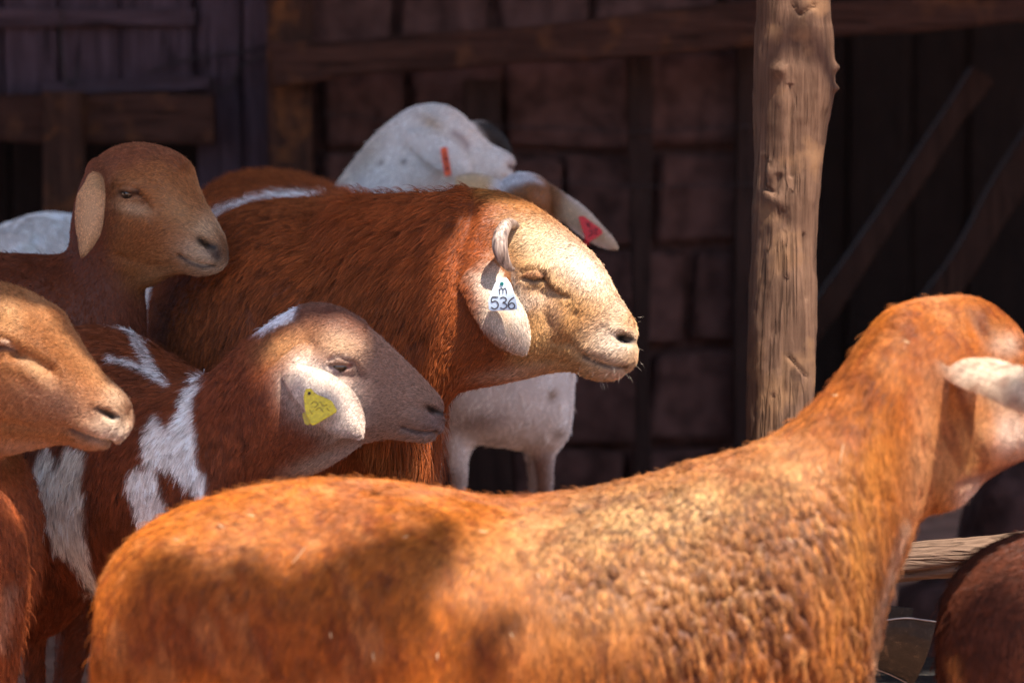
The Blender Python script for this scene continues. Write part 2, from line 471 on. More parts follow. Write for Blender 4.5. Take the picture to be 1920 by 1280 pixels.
    def comb_at(s, x, y):
        wt, vx, vy = 0, 0, 0
        for (cx, cy, dx, dy) in s.comb:
            w = 1 / (((x - cx) ** 2 + (y - cy) ** 2) + 900) ** 1.3
            L = math.hypot(dx, dy); vx = vx + w * dx / L; vy = vy + w * dy / L; wt = wt + w
        return vx / wt, vy / wt
    def grow(s, N):
        me, V = s.mesh, s.V
        me.calc_loop_triangles(); nt_ = len(me.loop_triangles)
        T = np.empty(nt_ * 3, np.int32); me.loop_triangles.foreach_get('vertices', T); T = T.reshape(-1, 3)
        A, B, C = V[T[:, 0]], V[T[:, 1]], V[T[:, 2]]
        cr = np.cross(B - A, C - A); area = np.linalg.norm(cr, axis=1) / 2
        cen = (A + B + C) / 3; fn = cr / (2 * area[:, None] + 1e-12)
        x, y, d = proj(cen)
        view = nrm(CAMP - cen); fac = (fn * view).sum(1)
        w = area * np.where(fac > -.25, 1.0, .12)
        x0, x1, y0, y1 = s.frame
        out = (x < x0) | (x > x1) | (y < y0) | (y > y1)
        w = w * np.where(out, s.outd, 1.0)
        mx, my, _ = s.mpx(cen)
        hwc = s.head_w(cen)
        w = w * (1 + hwc * 1.2)
        for b in s.dens: w = w * (1 + b[5] * gauss(mx, my, b[0], b[1], b[2], b[3], b[4]))
        bare = np.zeros(len(w))
        for b in s.bare:
            bare = np.maximum(bare, np.exp(-(seg_dist(mx, my, b[0]) / b[1]) ** 2))
        w = w * np.clip(1 - bare * 1.3, 0, 1)
        n = s.n
        idx = np.searchsorted(np.cumsum(w) / w.sum(), rng.random(n)); idx = np.minimum(idx, nt_ - 1)
        r1, r2 = np.sqrt(rng.random(n)), rng.random(n)
        u = np.stack([1 - r1, r1 * (1 - r2), r1 * r2], 1)
        tri = T[idx]
        R = (V[tri] * u[:, :, None]).sum(1); Nn = nrm((N[tri] * u[:, :, None]).sum(1))
        x, y, d = s.mpx(R)
        vx, vy = s.comb_at(x, y)
        wob = (fbm(R, 25, s.seed + 2) - .5) * 1.0 + (fbm(R, 90, s.seed + 3) - .5) * .9 + rng.normal(0, .1, n)
        cx, cy = vx * np.cos(wob) - vy * np.sin(wob), vx * np.sin(wob) + vy * np.cos(wob)
        D = cx[:, None] * RGT[None] - cy[:, None] * UPV[None]
        # on surfaces seen end-on the hair follows the slope downwards
        D = D + np.array([0, 0, -.25])[None]
        D = nrm(D - (D * Nn).sum(1)[:, None] * Nn)
        hw = s.head_w(R)
        L = s.hlen * (1 - hw) + min(s.hlen, .006) * hw
        for b in s.lens: g = gauss(x, y, *b[:5]); L = L * (1 - g) + b[5] * g
        if hasattr(s, 'lenf'): L = L * s.lenf(R, x, y)
        L = L * (.65 + .5 * rng.random(n)) * (.85 + .3 * noise(R, 40, s.seed + 8))
        shrink = np.zeros(n)
        for b in s.bare: shrink = np.maximum(shrink, np.exp(-(seg_dist(x, y, b[0]) / (b[1] * 1.6)) ** 2))
        L = L * (1 - .75 * shrink)
        lift = s.lift * (.7 + .6 * rng.random(n))
        for b in getattr(s, 'lifts', []): g = gauss(x, y, *b[:5]); lift = lift * (1 - g) + b[5] * g * rng.uniform(.6, 1.1, n)
        guard = rng.random(n) < s.guard
        L = np.where(guard, L * rng.uniform(1.3, 2.2, n) * (1 - .35 * hw), L); lift = np.where(guard, lift + rng.uniform(.1, .8, n), lift)
        K = 5; t = np.linspace(0, 1, K)
        pts = np.empty((n, K, 3))
        up = np.sin(lift)[:, None]; al = np.cos(lift)[:, None]
        side = np.cross(Nn, D)
        ph = rng.random(n) * 6.28
        for k, tk in enumerate(t):
            off = D * al * tk + Nn * up * (tk - .45 * tk * tk)
            off = off + np.array([0, 0, -.18])[None] * tk * tk * np.minimum(1, L / .03)[:, None]
            if s.curl: off = off + (side * np.sin(tk * 7 + ph)[:, None] + Nn * np.cos(tk * 7 + ph)[:, None] * .4) * s.curl * tk
            pts[:, k] = R + off * L[:, None]
        # clumping
        nc = max(20, int(n / s.perclump)) if hasattr(s, 'perclump') else max(20, n // 26)
        ci = rng.choice(n, nc, replace=False)
        kd = KDTree(nc)
        RK = R * np.array(s.stretch) + rng.normal(0, s.scatter, R.shape)
        for j, i in enumerate(ci): kd.insert(RK[i], j)
        kd.balance()
        own = np.array([kd.find(RK[i])[1] for i in range(n)])
        cc = ci[own]
        cl = s.clump * np.clip(L / .008, .4, 1) * rng.uniform(.25, 1.1, nc)[own]
        if hasattr(s, 'clumpf'): cl = cl * s.clumpf(R, x, y)
        cl = np.where(guard, cl * .15, cl)
        for k, tk in enumerate(t):
            pts[:, k] += (pts[cc, k] - pts[:, k]) * (cl * tk ** 1.4)[:, None]
        col = s.color_at(R, fuzz=s.fuzz if hasattr(s, 'fuzz') else 2.2)
        cvr = rng.normal(0, 1, nc)[own]
        cv = s.cvar * (1 - .6 * hw) * (s.cvf(R, x, y) if hasattr(s, 'cvf') else 1.0)
        bright = np.clip(1 + cv * .7 * cvr + s.cvar * (.6 + .5 * hw) * rng.normal(0, 1, n), .35, 1.9)
        col = col * bright[:, None]
        lum = col.mean(1)
        CC = np.empty((n, K, 4), np.float32); CC[..., 3] = 1
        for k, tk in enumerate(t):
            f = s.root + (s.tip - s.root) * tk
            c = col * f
            if s.tipc is not None:
                a = tk ** 1.5 * s.tipc[3] * (s.tipf(R, x, y) if hasattr(s, 'tipf') else 1.0)
                a = (np.asarray(a) * np.ones(n))[:, None]
                c = c * (1 - a) + np.array(s.tipc[:3])[None] * a * bright[:, None]
            CC[:, k, :3] = np.clip(c, .002, .95)
        hc = bpy.data.hair_curves.new('coat'); hc.add_curves([K] * n)
        hc.attributes['position'].data.foreach_set('vector', pts.astype(np.float32).ravel())
        ra = hc.attributes.get('radius') or hc.attributes.new('radius', 'FLOAT', 'POINT')
        rr = s.rad * (.7 + .6 * rng.random(n)) * (1 - .25 * hw)
        prof = np.array([1, .95, .8, .55, .15])
        ra.data.foreach_set('value', (rr[:, None] * prof[None]).astype(np.float32).ravel())
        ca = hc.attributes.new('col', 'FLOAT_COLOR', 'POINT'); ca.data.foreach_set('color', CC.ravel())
        hc.materials.append(M_HAIR)
        h = bpy.data.objects.new('coat', hc); COL.objects.link(h); h.parent = s.ob
        s.coat = h

def face(e, no, mc, mf, sc, ang=0, depth=1.0):
    """sculpting strokes for a sheep's face: e eye, no nostril, mc / mf mouth corner and front, sc = head length in px"""
    k = sc / 350.0; m = .001 * depth
    ex, ey = e
    S = [('b', ex, ey - 16 * k, 34 * k, 16 * k, ang, 5.5 * m),       # brow
         ('b', ex + 22 * k, ey + 22 * k, 26 * k, 14 * k, ang + 25, -4.5 * m),  # tear hollow
         ('b', ex, ey + 3 * k, 21 * k, 11 * k, ang, 3.5 * m),          # the ball under the lids
         ('s', [(ex - 18 * k, ey + 2 * k), (ex, ey + 5 * k), (ex + 19 * k, ey + 3 * k)], 4.2 * k, -5 * m),
         ('s', [(ex - 20 * k, ey - 9 * k), (ex, ey - 14 * k), (ex + 18 * k, ey - 7 * k)], 4 * k, -2.5 * m),
         ('b', no[0], no[1], 15 * k, 8 * k, 25, -13 * m),
         ('b', no[0] - 12 * k, no[1] - 14 * k, 22 * k, 9 * k, 25, 3.5 * m),
         ('s', [mc, ((mc[0] + mf[0]) / 2, (mc[1] + mf[1]) / 2 + 4 * k), mf], 5 * k, -5 * m),
         ('b', (mc[0] + mf[0]) / 2, (mc[1] + mf[1]) / 2 - 18 * k, 30 * k, 12 * k, 15, 3 * m)]
    return S
def eye_part(an, e, r=.011, out=1.5):
    x, y, d = proj(an.V); m = (np.hypot(x - e[0], y - e[1]) < 9)
    d = d[m & (d < d[m].min() + .03)].mean()
    c = P(e[0], e[1], d + r - .001 * out)
    bm = bmesh.new(); bmesh.ops.create_uvsphere(bm, u_segments=24, v_segments=16, radius=r)
    me = bpy.data.meshes.new('eye'); bm.to_mesh(me); bm.free()
    me.polygons.foreach_set('use_smooth', [True] * len(me.polygons)); me.materials.append(M_EYE)
    o = bpy.data.objects.new('eye', me); o.location = c; COL.objects.link(o); o.parent = an.ob
    return o
# ================================================================== setting
M_DIRT = plain('dirt', (.33, .17, .11), rough=.95, spec=.1, bump=.02, bscale=9, var=.5)
gN = 90
gx = np.linspace(-40, 40, gN); gy = np.linspace(-12, 60, gN)
gv, gf = [], []
xs = np.sign(np.linspace(-1, 1, gN)) * np.abs(np.linspace(-1, 1, gN)) ** 2.2 * 60; ys = 4 + np.sign(np.linspace(-1, 1, gN)) * np.abs(np.linspace(-1, 1, gN)) ** 2.2 * 60
X, Y = np.meshgrid(xs, ys); G = np.stack([X.ravel(), Y.ravel(), np.zeros(X.size)], 1)
G[:, 2] = (fbm(G, 2.2, 4) - .5) * .05 + (fbm(G, 9, 6) - .5) * .02 - .015
gf = [(i * gN + j, i * gN + j + 1, (i + 1) * gN + j + 1, (i + 1) * gN + j) for i in range(gN - 1) for j in range(gN - 1)]
g = mesh_obj('ground', G, gf, M_DIRT, smooth=True); tag(g, kind='structure')

def slab(x0, x1, y0, y1, z0, z1, jit=.004, sub=3, rs=0, bev=.006):
    """uneven block with bevelled, slightly wandering faces"""
    bm = bmesh.new(); bmesh.ops.create_cube(bm, size=1)
    bmesh.ops.bevel(bm, geom=bm.edges[:], offset=.12, segments=1, affect='EDGES', clamp_overlap=True)
    s = np.array([x1 - x0, y1 - y0, z1 - z0]); c = np.array([x0 + x1, y0 + y1, z0 + z1]) / 2
    V = np.array([v.co[:] for v in bm.verts])
    # keep the bevel a real size on each axis
    Q = np.sign(V) * np.where(np.abs(V) < .45, np.maximum(.5 - bev / np.maximum(s, 1e-3), .3), .5)
    Q = Q * s + c
    Q += (np.stack([noise(Q, 9, rs), noise(Q, 9, rs + 1), noise(Q, 9, rs + 2)], 1) - .5) * 2 * jit
    F = [[v.index for v in f.verts] for f in bm.faces]; bm.free()
    return Q, F
def plank(a, b, w, t, up=(0, 0, 1), nseg=10, jit=.004, seed=0, taper=0):
    """board or squared pole from a to b, w across (along up-ish), t thick, with wavering edges"""
    a, b = np.asarray(a, float), np.asarray(b, float); T = nrm(b - a); up = np.array(up, float)
    N = nrm(np.cross(T, up)); U = np.cross(N, T); V, F = [], []
    prof = [(-.5, -.42), (-.42, -.5), (.42, -.5), (.5, -.42), (.5, .42), (.42, .5), (-.42, .5), (-.5, .42)]
    for i in range(nseg + 1):
        f = i / nseg; c = a + (b - a) * f; ww = w * (1 - taper * f)
        dx = (noise(np.array([[f * 5 + seed, seed, 0.]]), 1, 1)[0] - .5) * 2 * jit; dw = (noise(np.array([[f * 6 + seed, 3., seed]]), 1, 2)[0] - .5) * 3 * jit
        for u, v in prof: V.append(c + U * ((ww + dw) * u + dx) + N * ((t + dw * .5) * v))
    m = len(prof)
    for i in range(nseg):
        for j in range(m): F.append((i * m + j, i * m + (j + 1) % m, (i + 1) * m + (j + 1) % m, (i + 1) * m + j))
    F.append(tuple(range(m))[::-1]); F.append(tuple(nseg * m + j for j in range(m)))
    return np.array(V), F

# ------------------------------------------------------------------ block wall
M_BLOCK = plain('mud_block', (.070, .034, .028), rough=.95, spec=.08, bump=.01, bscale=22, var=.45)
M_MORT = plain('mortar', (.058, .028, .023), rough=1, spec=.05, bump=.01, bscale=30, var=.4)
WY = 6.3
def wx(px, Y=WY): return PY(px, 640, Y)[0]
def wz(py, Y=WY): return PY(960, py, Y)[2]
bw = empty('block_wall', (.4, WY + .1, 0), 'dark wall of rough mud blocks behind the sheep, between post and beam', 'wall')
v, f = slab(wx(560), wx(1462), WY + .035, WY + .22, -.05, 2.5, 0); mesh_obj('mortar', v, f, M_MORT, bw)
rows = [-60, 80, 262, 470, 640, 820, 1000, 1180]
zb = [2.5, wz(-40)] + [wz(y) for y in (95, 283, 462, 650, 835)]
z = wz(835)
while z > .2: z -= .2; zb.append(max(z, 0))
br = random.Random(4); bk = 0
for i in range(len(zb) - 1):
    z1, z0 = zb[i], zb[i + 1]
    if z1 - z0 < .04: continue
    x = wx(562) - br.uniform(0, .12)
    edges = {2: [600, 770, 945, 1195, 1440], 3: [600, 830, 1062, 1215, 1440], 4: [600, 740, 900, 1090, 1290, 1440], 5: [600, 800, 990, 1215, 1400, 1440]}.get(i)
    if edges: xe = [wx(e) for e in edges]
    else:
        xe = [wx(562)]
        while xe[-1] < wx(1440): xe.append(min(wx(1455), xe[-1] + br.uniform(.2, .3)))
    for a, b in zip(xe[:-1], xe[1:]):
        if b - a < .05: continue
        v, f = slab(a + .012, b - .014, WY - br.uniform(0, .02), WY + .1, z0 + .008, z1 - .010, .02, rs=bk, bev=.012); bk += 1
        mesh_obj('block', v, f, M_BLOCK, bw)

# ------------------------------------------------------------------ weathered board screen at the left
M_GREYB = wood('grey_board', (.035, .020, .025), (.095, .060, .074), bump=.006, cracks=.8)
M_GREYX = wood('grey_board_across', (.035, .020, .024), (.09, .058, .07), axis=0, bump=.006, cracks=.8)
M_TIMB = wood('brown_timber', (.022, .009, .006), (.075, .032, .019), bump=.006, stain=(.10, .036, .012))
M_TIMBX = wood('brown_timber_across', (.022, .0095, .007), (.08, .034, .023), axis=0, bump=.008, stain=(.085, .034, .016))
M_DKW = wood('dark_timber', (.016, .008, .006), (.045, .022, .017), bump=.006)
sc_ = empty('board_screen', (-.9, 6.2, 0), 'purple-grey weathered board screen at the upper left', 'screen')
bx = [-190, -95, 18, 118, 235, 372, 462, 520]
v, f = slab(wx(-400, 6.26), wx(530, 6.26), 6.25, 6.28, wz(180, 6.26), 2.4, 0); mesh_obj('backing_sheet', v, f, M_GREYX, sc_)
v, f = slab(wx(380, 6.26), wx(530, 6.26), 6.245, 6.275, -.02, wz(185, 6.26), 0); mesh_obj('backing_sheet', v, f, M_GREYX, sc_)
for k, (a, b) in enumerate(zip(bx[:-1], bx[1:])):
    xa, xb = wx(a, 6.22) + .004, wx(b, 6.22) - .004
    yo = 6.20 + .012 * (k % 2)
    z0 = wz(172 + (k % 3) * 4, 6.22) if b < 400 else -.02
    if a >= 372: yo -= .015
    v, f = plank((( xa + xb) / 2, yo, 2.35), ((xa + xb) / 2, yo, z0), xb - xa, .022, up=(1, 0, 0), seed=k * 3.1, jit=.003)
    mesh_obj('board', v, f, M_GREYB, sc_)
v, f = plank((wx(-190, 6.19), 6.175, wz(40, 6.18)), (wx(372, 6.19), 6.175, wz(30, 6.18)), .035, .02, seed=5); mesh_obj('batten', v, f, M_GREYX, sc_)
v, f = plank((wx(90, 6.19), 6.17, wz(165, 6.18)), (wx(400, 6.19), 6.17, wz(158, 6.18)), .03, .03, seed=8); mesh_obj('batten', v, f, M_GREYX, sc_)

M_BRACE = wood('brace_timber', (.014, .006, .004), (.045, .02, .013), bump=.006)
fr = empty('timber_frame', (-.3, 6.1, 0), 'rough brown timber posts, rails and slanting braces of the shed', 'shed frame')
def beam(name, p0, p1, w, t, Y, mat, seed=0, Y1=None, taper=0, jit=.006):
    a = PY(*p0, Y); b = PY(*p1, Y1 or Y)
    v, f = plank(a, b, w, t, seed=seed, jit=jit, taper=taper, up=(0, 0, 1) if abs((b - a)[2]) < abs((b - a)[0]) else (1, 0, 0), nseg=16)
    return mesh_obj(name, v, f, mat, fr)
px2m = lambda n, Y: n / FPX * Y
beam('rail', (-260, 222), (402, 220), px2m(88, 6.1), .06, 6.1, M_TIMBX, 1)
beam('post', (118, 172), (116, 1900), px2m(74, 6.05), .07, 6.04, M_TIMB, 2)
beam('post', (545, -260), (560, 1900), px2m(84, 6.1), .08, 6.1, M_TIMB, 3)
beam('rail', (512, 122), (1440, 48), px2m(76, 5.98), .07, 5.99, M_TIMBX, 4, taper=.0, jit=.009)
beam('rail', (1440, 46), (2300, -18), px2m(70, 5.98), .07, 6.02, M_TIMBX, 9)
beam('post', (905, 150), (925, 1900), px2m(76, 6.2), .05, 6.19, M_DKW, 5)
beam('post', (1192, 110), (1215, 1900), px2m(36, 6.2), .04, 6.2, M_DKW, 6, jit=.01)
beam('post', (1400, -260), (1405, 1900), px2m(50, 6.2), .06, 6.24, M_DKW, 7)
beam('brace', (1842, 140), (1500, 640), px2m(44, 6.3), .05, 6.35, M_BRACE, 8)
beam('brace', (1990, 190), (1700, 660), px2m(56, 6.3), .05, 6.35, M_BRACE, 10)
beam('post', (2080, -260), (2080, 1900), px2m(80, 6.3), .08, 6.35, M_TIMB, 12)
beam('post', (-250, -260), (-250, 1900), px2m(80, 6.1), .08, 6.12, M_TIMB, 13)

# deep interior: far boards and side
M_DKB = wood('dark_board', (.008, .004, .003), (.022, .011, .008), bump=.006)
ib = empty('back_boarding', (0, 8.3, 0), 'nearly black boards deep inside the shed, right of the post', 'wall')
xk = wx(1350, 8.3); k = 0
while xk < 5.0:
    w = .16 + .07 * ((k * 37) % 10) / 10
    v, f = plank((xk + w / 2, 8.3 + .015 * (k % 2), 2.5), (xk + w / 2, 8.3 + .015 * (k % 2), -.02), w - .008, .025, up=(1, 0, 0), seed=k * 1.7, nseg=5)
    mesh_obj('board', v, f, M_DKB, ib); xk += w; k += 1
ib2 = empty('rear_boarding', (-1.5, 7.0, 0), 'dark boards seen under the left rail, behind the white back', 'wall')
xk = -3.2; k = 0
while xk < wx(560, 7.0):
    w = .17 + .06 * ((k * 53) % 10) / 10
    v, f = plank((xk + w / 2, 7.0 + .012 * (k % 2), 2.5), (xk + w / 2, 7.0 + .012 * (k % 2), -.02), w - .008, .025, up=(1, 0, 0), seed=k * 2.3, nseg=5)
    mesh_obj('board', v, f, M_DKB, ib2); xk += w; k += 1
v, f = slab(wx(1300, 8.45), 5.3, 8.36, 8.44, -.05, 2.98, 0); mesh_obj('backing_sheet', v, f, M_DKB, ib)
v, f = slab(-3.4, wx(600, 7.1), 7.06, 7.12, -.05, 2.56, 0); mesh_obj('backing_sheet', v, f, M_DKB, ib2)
# unseen roof, added to keep sun off the back of the pen
M_ROOF = plain('roof_sheet', (.12, .10, .09), rough=.6, metal=.3, bump=.002)
rf = empty('added_shade_roof', (0, 6.0, 3.5), 'high corrugated sheet roof, unseen, added to shade the back of the pen', 'roof')
for k in range(11):
    x0 = -4.4 + k * .85; n = 60
    V = []; 
    for i in range(n + 1):
        x = x0 + .88 * i / n; zc = .012 * math.sin(i / n * .88 / .076 * 2 * math.pi) + (.004 if k % 2 else 0)
        V += [(x, 3.5, 4.00 + zc), (x, 8.9, 3.4 + zc)]
    F = [(2 * i, 2 * i + 2, 2 * i + 3, 2 * i + 1) for i in range(n)]
    o = mesh_obj('roof_sheet', V, F, M_ROOF, rf)

# ------------------------------------------------------------------ front post: a peeled trunk
M_POST = wood('peeled_post', (.05, .026, .016), (.175, .098, .062), scale=1.1, bump=.003, stain=(.16, .085, .045), cracks=.55)
PD = 4.2
edge = [(-700, 1420, 1560), (-300, 1420, 1560), (0, 1416, 1557), (60, 1414, 1560), (100, 1413, 1562), (150, 1412, 1566), (190, 1412, 1563), (240, 1413, 1553), (300, 1415, 1545), (360, 1412, 1540), (400, 1410, 1537), (500, 1408, 1532), (600, 1404, 1529), (700, 1402, 1526), (800, 1400, 1522), (900, 1400, 1518), (1200, 1396, 1520), (1700, 1392, 1524), (1960, 1390, 1526)]
E_ = catmull([(a, b, c) for a, b, c in edge], 22)
seg = 96; th = np.linspace(0, 2 * math.pi, seg, endpoint=False); V = []
for y, xl, xr in E_:
    c = P((xl + xr) / 2, y, PD); r = (xr - xl) / 2 / FPX * PD
    ring = np.stack([c[0] + r * np.cos(th), c[1] + r * .95 * np.sin(th), np.full(seg, c[2])], 1)
    V.append(ring)
V = np.array(V).reshape(-1, 3)
cx_ = np.repeat([P((b + c) / 2, a, PD) for a, b, c in E_], seg, axis=0)
rad = nrm((V - cx_) * np.array([1, 1, 0]))
dsp = (fbm(V, np.array([30, 30, 6.]), 3) - .5) * .010 + (fbm(V, np.array([150, 150, 12.]), 8) - .5) * .0035 + (fbm(V, 45, 9, 2) - .5) * .0025
x, y, d = proj(V); near = (V[:, 1] < cx_[:, 1] + .02)
def pb(cx, cy, rx, ry, ang, amt): return gauss(x, y, cx, cy, rx, ry, ang) * amt * near
dsp += pb(1445, 322, 12, 22, 0, .005) - np.exp(-(seg_dist(x, y, [(1432, 300), (1430, 350), (1452, 362), (1460, 330)]) / 4) ** 2) * .005 * near
dsp += pb(1462, 130, 16, 14, 0, .008) - pb(1470, 420, 14, 34, 0, .007) + pb(1455, 375, 26, 14, 20, .004)
dsp += pb(1568, 126, 6, 9, 0, .009) + pb(1566, 166, 5, 7, 0, .006) - pb(1488, 190, 8, 30, 5, .003)
for cr in ([(1482, 160), (1483, 330)], [(1474, 520), (1470, 640), (1468, 800), (1462, 860)], [(1510, 440), (1513, 560)], [(1450, 740), (1448, 830)], [(1486, 10), (1500, 30), (1530, 10)], [(1480, 668), (1500, 690), (1512, 706)]):
    dsp -= np.exp(-(seg_dist(x, y, cr) / 2.6) ** 2) * .0055 * near
V = V + rad * dsp[:, None]
m_ = len(E_)
F = [(i * seg + j, (i + 1) * seg + j, (i + 1) * seg + (j + 1) % seg, i * seg + (j + 1) % seg) for i in range(m_ - 1) for j in range(seg)]
po = mesh_obj('wooden_post', V, F, M_POST, smooth=True); tag(po, 'sunlit peeled tree-trunk post with knots, standing behind the front sheep', 'post')

# rail at the lower right
M_RAIL = wood('peeled_rail', (.07, .04, .027), (.22, .14, .095), axis=0, scale=.9, bump=.005, cracks=.8)
def log(name, p0, p1, r0, r1, mat, label, seed=0, crack=None, seg=40, n=70):
    a, b = np.asarray(p0), np.asarray(p1); T = nrm(b - a); U = nrm(np.cross(T, [0, 1, 0])); W = np.cross(T, U)
    th = np.linspace(0, 2 * math.pi, seg, endpoint=False); V = []; S_ = []
    for i in range(n + 1):
        f = i / n; c = a + (b - a) * f; r = r0 + (r1 - r0) * f
        V.append(c + np.cos(th)[:, None] * U * r + np.sin(th)[:, None] * W * r); S_.append(np.repeat(c[None], seg, 0))
    V = np.array(V).reshape(-1, 3); S_ = np.array(S_).reshape(-1, 3); rd = nrm(V - S_)
    dd = (fbm(V, np.array([7, 30, 30.]), seed) - .5) * .012 + (fbm(V, 60, seed + 3) - .5) * .004
    if crack:
        x, y, _ = proj(V); dd -= np.exp(-(seg_dist(x, y, crack) / 3.2) ** 2) * .012 * (V[:, 1] < S_[:, 1])
    V = V + rd * dd[:, None]
    F = [(i * seg + j, i * seg + (j + 1) % seg, (i + 1) * seg + (j + 1) % seg, (i + 1) * seg + j) for i in range(n) for j in range(seg)]
    F += [tuple(range(seg))[::-1], tuple(n * seg + j for j in range(seg))]
    o = mesh_obj(name, V, F, mat, smooth=True); tag(o, label, 'rail'); return o
log('fence_rail', P(1500, 1078, 4.05), P(2350, 985, 4.0), .026, .029, M_RAIL, 'sunlit round fence rail low at the right, behind the front sheep', 4, crack=[(1675, 1081), (1740, 1073), (1800, 1062), (1850, 1056)])

# rubber trough
M_RUB, n_, b_ = new_mat('old_rubber')
tc = nd(n_, 'ShaderNodeTexCoord'); nz = nd(n_, 'ShaderNodeTexNoise'); nz.inputs['Scale'].default_value = 75; nz.inputs['Detail'].default_value = 9; nz.inputs['Roughness'].default_value = .75
n_.links.new(tc.outputs['Object'], nz.inputs['Vector'])
r_ = ramp(n_, nz.outputs['Fac'], [(.46, (.006, .005, .005)), (.58, (.02, .016, .014)), (.72, (.16, .12, .07))])
n_.links.new(r_.outputs[0], b_.inputs['Base Color']); b_.inputs['Roughness'].default_value = .55
bp = nd(n_, 'ShaderNodeBump'); bp.inputs['Distance'].default_value = .002; n_.links.new(nz.outputs['Fac'], bp.inputs['Height']); n_.links.new(bp.outputs[0], b_.inputs['Normal'])
M_RIM = plain('worn_rim', (.22, .20, .20), rough=.35)
# a cut rubber sheet folded into a feed trough: V section with thickness, open top
tr0 = empty('feed_trough', P(1680, 1240, 3.95), 'black rubber feed trough with pale worn rim, between the two front sheep', 'trough')
top = [(1560, 1178), (1620, 1168), (1660, 1163), (1700, 1159), (1735, 1163), (1756, 1166)]
bot = [(1560, 1215), (1620, 1238), (1640, 1251), (1670, 1263), (1700, 1278), (1712, 1284)]
A_ = catmull([(*P(a[0], a[1], 3.93), *P(b[0], b[1], 4.0)) for a, b in zip(top, bot)], 6)
V, F = [], []; th_ = .005; m_ = len(A_); nr = 9
for side in (0, 1):
    for r in A_:
        T_, B_ = r[:3], r[3:]
        for q in range(nr):
            f = q / (nr - 1); p = T_ * (1 - f) + B_ * f; p = p + np.array([0, -.02 * math.sin(f * math.pi), 0]) + np.array([0, th_ * side, 0]); V.append(p)
V = np.array(V); V += ((fbm(V, 30, 3) - .5) * .006)[:, None] * np.array([[0, 1, .3]])
o_ = m_ * nr
for s in (0, 1):
    for i in range(m_ - 1):
        for q in range(nr - 1):
            a = s * o_ + i * nr + q; fc = (a, a + 1, a + nr + 1, a + nr); F.append(fc if s else fc[::-1])
for i in range(m_ - 1):
    F.append((i * nr, (i + 1) * nr, o_ + (i + 1) * nr, o_ + i * nr)); F.append((i * nr + nr - 1, o_ + i * nr + nr - 1, o_ + (i + 1) * nr + nr - 1, (i + 1) * nr + nr - 1))
for q in range(nr - 1):
    a = (m_ - 1) * nr + q; F.append((a, a + 1, o_ + a + 1, o_ + a)); F.append((q, o_ + q, o_ + q + 1, q + 1))
mesh_obj('front_wall', V, F, M_RUB, tr0, smooth=False)
V2 = V + np.array([0, .22, -.02]); mesh_obj('back_wall', V2, F, M_RUB, tr0)
bpz = P(1600, 1270, 4.0); v, f = slab(-.1 + bpz[0], bpz[0] + .19, 3.96, 4.24, .0, max(.05, P(1660, 1275, 4.0)[2] - .02), .003); mesh_obj('trough_base', v, f, M_RUB, tr0)
for rows_, dd in ((top, 3.93), (bot, 4.0)):
    v, f = tube([P(a, b - (1 if rows_ is top else -1), dd - .002) for a, b in rows_], [.0011] * len(rows_), 8, 5); mesh_obj('rim', v, f, M_RIM, tr0, True)

# rocks in the dim corner at the right
M_ROCK = plain('rock', (.05, .026, .023), rough=.95, spec=.1, bump=.02, bscale=14, var=.5)
def rock(c, s, seed, label):
    bm = bmesh.new(); bmesh.ops.create_icosphere(bm, subdivisions=4, radius=1)
    V = np.array([v.co[:] for v in bm.verts]); F = [[v.index for v in f.verts] for f in bm.faces]; bm.free()
    V = V * (1 + (fbm(V, 1.4, seed) - .5)[:, None] * .9 + (fbm(V, 5, seed + 2) - .5)[:, None] * .2)
    V = np.sign(V) * np.abs(V) ** .85 * np.array(s) + np.array(c)
    o = mesh_obj('rock', V, F, M_ROCK, smooth=True); tag(o, label, 'rock', 'rocks piled in the dim corner')
c = PY(1905, 945, 5.3); rock((c[0], c[1], .0 + c[2] - .02), (.075, .09, .10), 3, 'upright rough rock in the dim corner, right of the front sheep jaw')
c = PY(1850, 990, 5.5); rock((c[0], c[1], c[2] - .05), (.05, .08, .12), 7, 'narrow leaning rock left of the upright rock, above the rail')
c = PY(1885, 1120, 5.4); rock((c[0], c[1], c[2] - .13), (.24, .2, .2), 9, 'wide dark rock under the other rocks, behind the fence rail')

# loose wires on the screen and wall
M_WIRE = plain('rusty_wire', (.03, .02, .02), rough=.7, metal=.5)
def wire(pts, Y, r, label):
    v, f = tube([PY(a, b, Y + (.01 * math.sin(i * 1.7))) for i, (a, b) in enumerate(pts)], [r] * len(pts), 6, 8)
    o = mesh_obj('wire', v, f, M_WIRE, smooth=True); tag(o, label, 'wire')
wire([(118, 20), (114, 70), (118, 120), (128, 158), (140, 150), (147, 125)], 6.14, .003, 'hooked dark wire hanging above the short left post')
wire([(275, 138), (330, 118), (400, 104), (455, 98), (512, 82)], 6.14, .003, 'thin wire stretched up across the grey boards towards the brown post')
wire([(395, 145), (402, 165), (425, 168), (440, 150), (450, 128), (480, 110), (512, 100)], 6.12, .0035, 'looped end of dark wire twisted on the grey boards')
wire([(600, 215), (680, 220), (800, 235), (960, 238), (1100, 243), (1200, 248), (1410, 236)], 6.15, .002, 'long slack wire running along the block wall')
wire([(600, 330), (700, 350), (860, 352), (1050, 342), (1200, 350), (1420, 346)], 6.17, .002, 'lower slack wire along the block wall at head height')
# ================================================================== the animals
BRN = (.27, .078, .028); DBR = (.13, .04, .02); WHT = (.84, .76, .71); BLK = (.014, .009, .008); PNK = (.35, .17, .13)

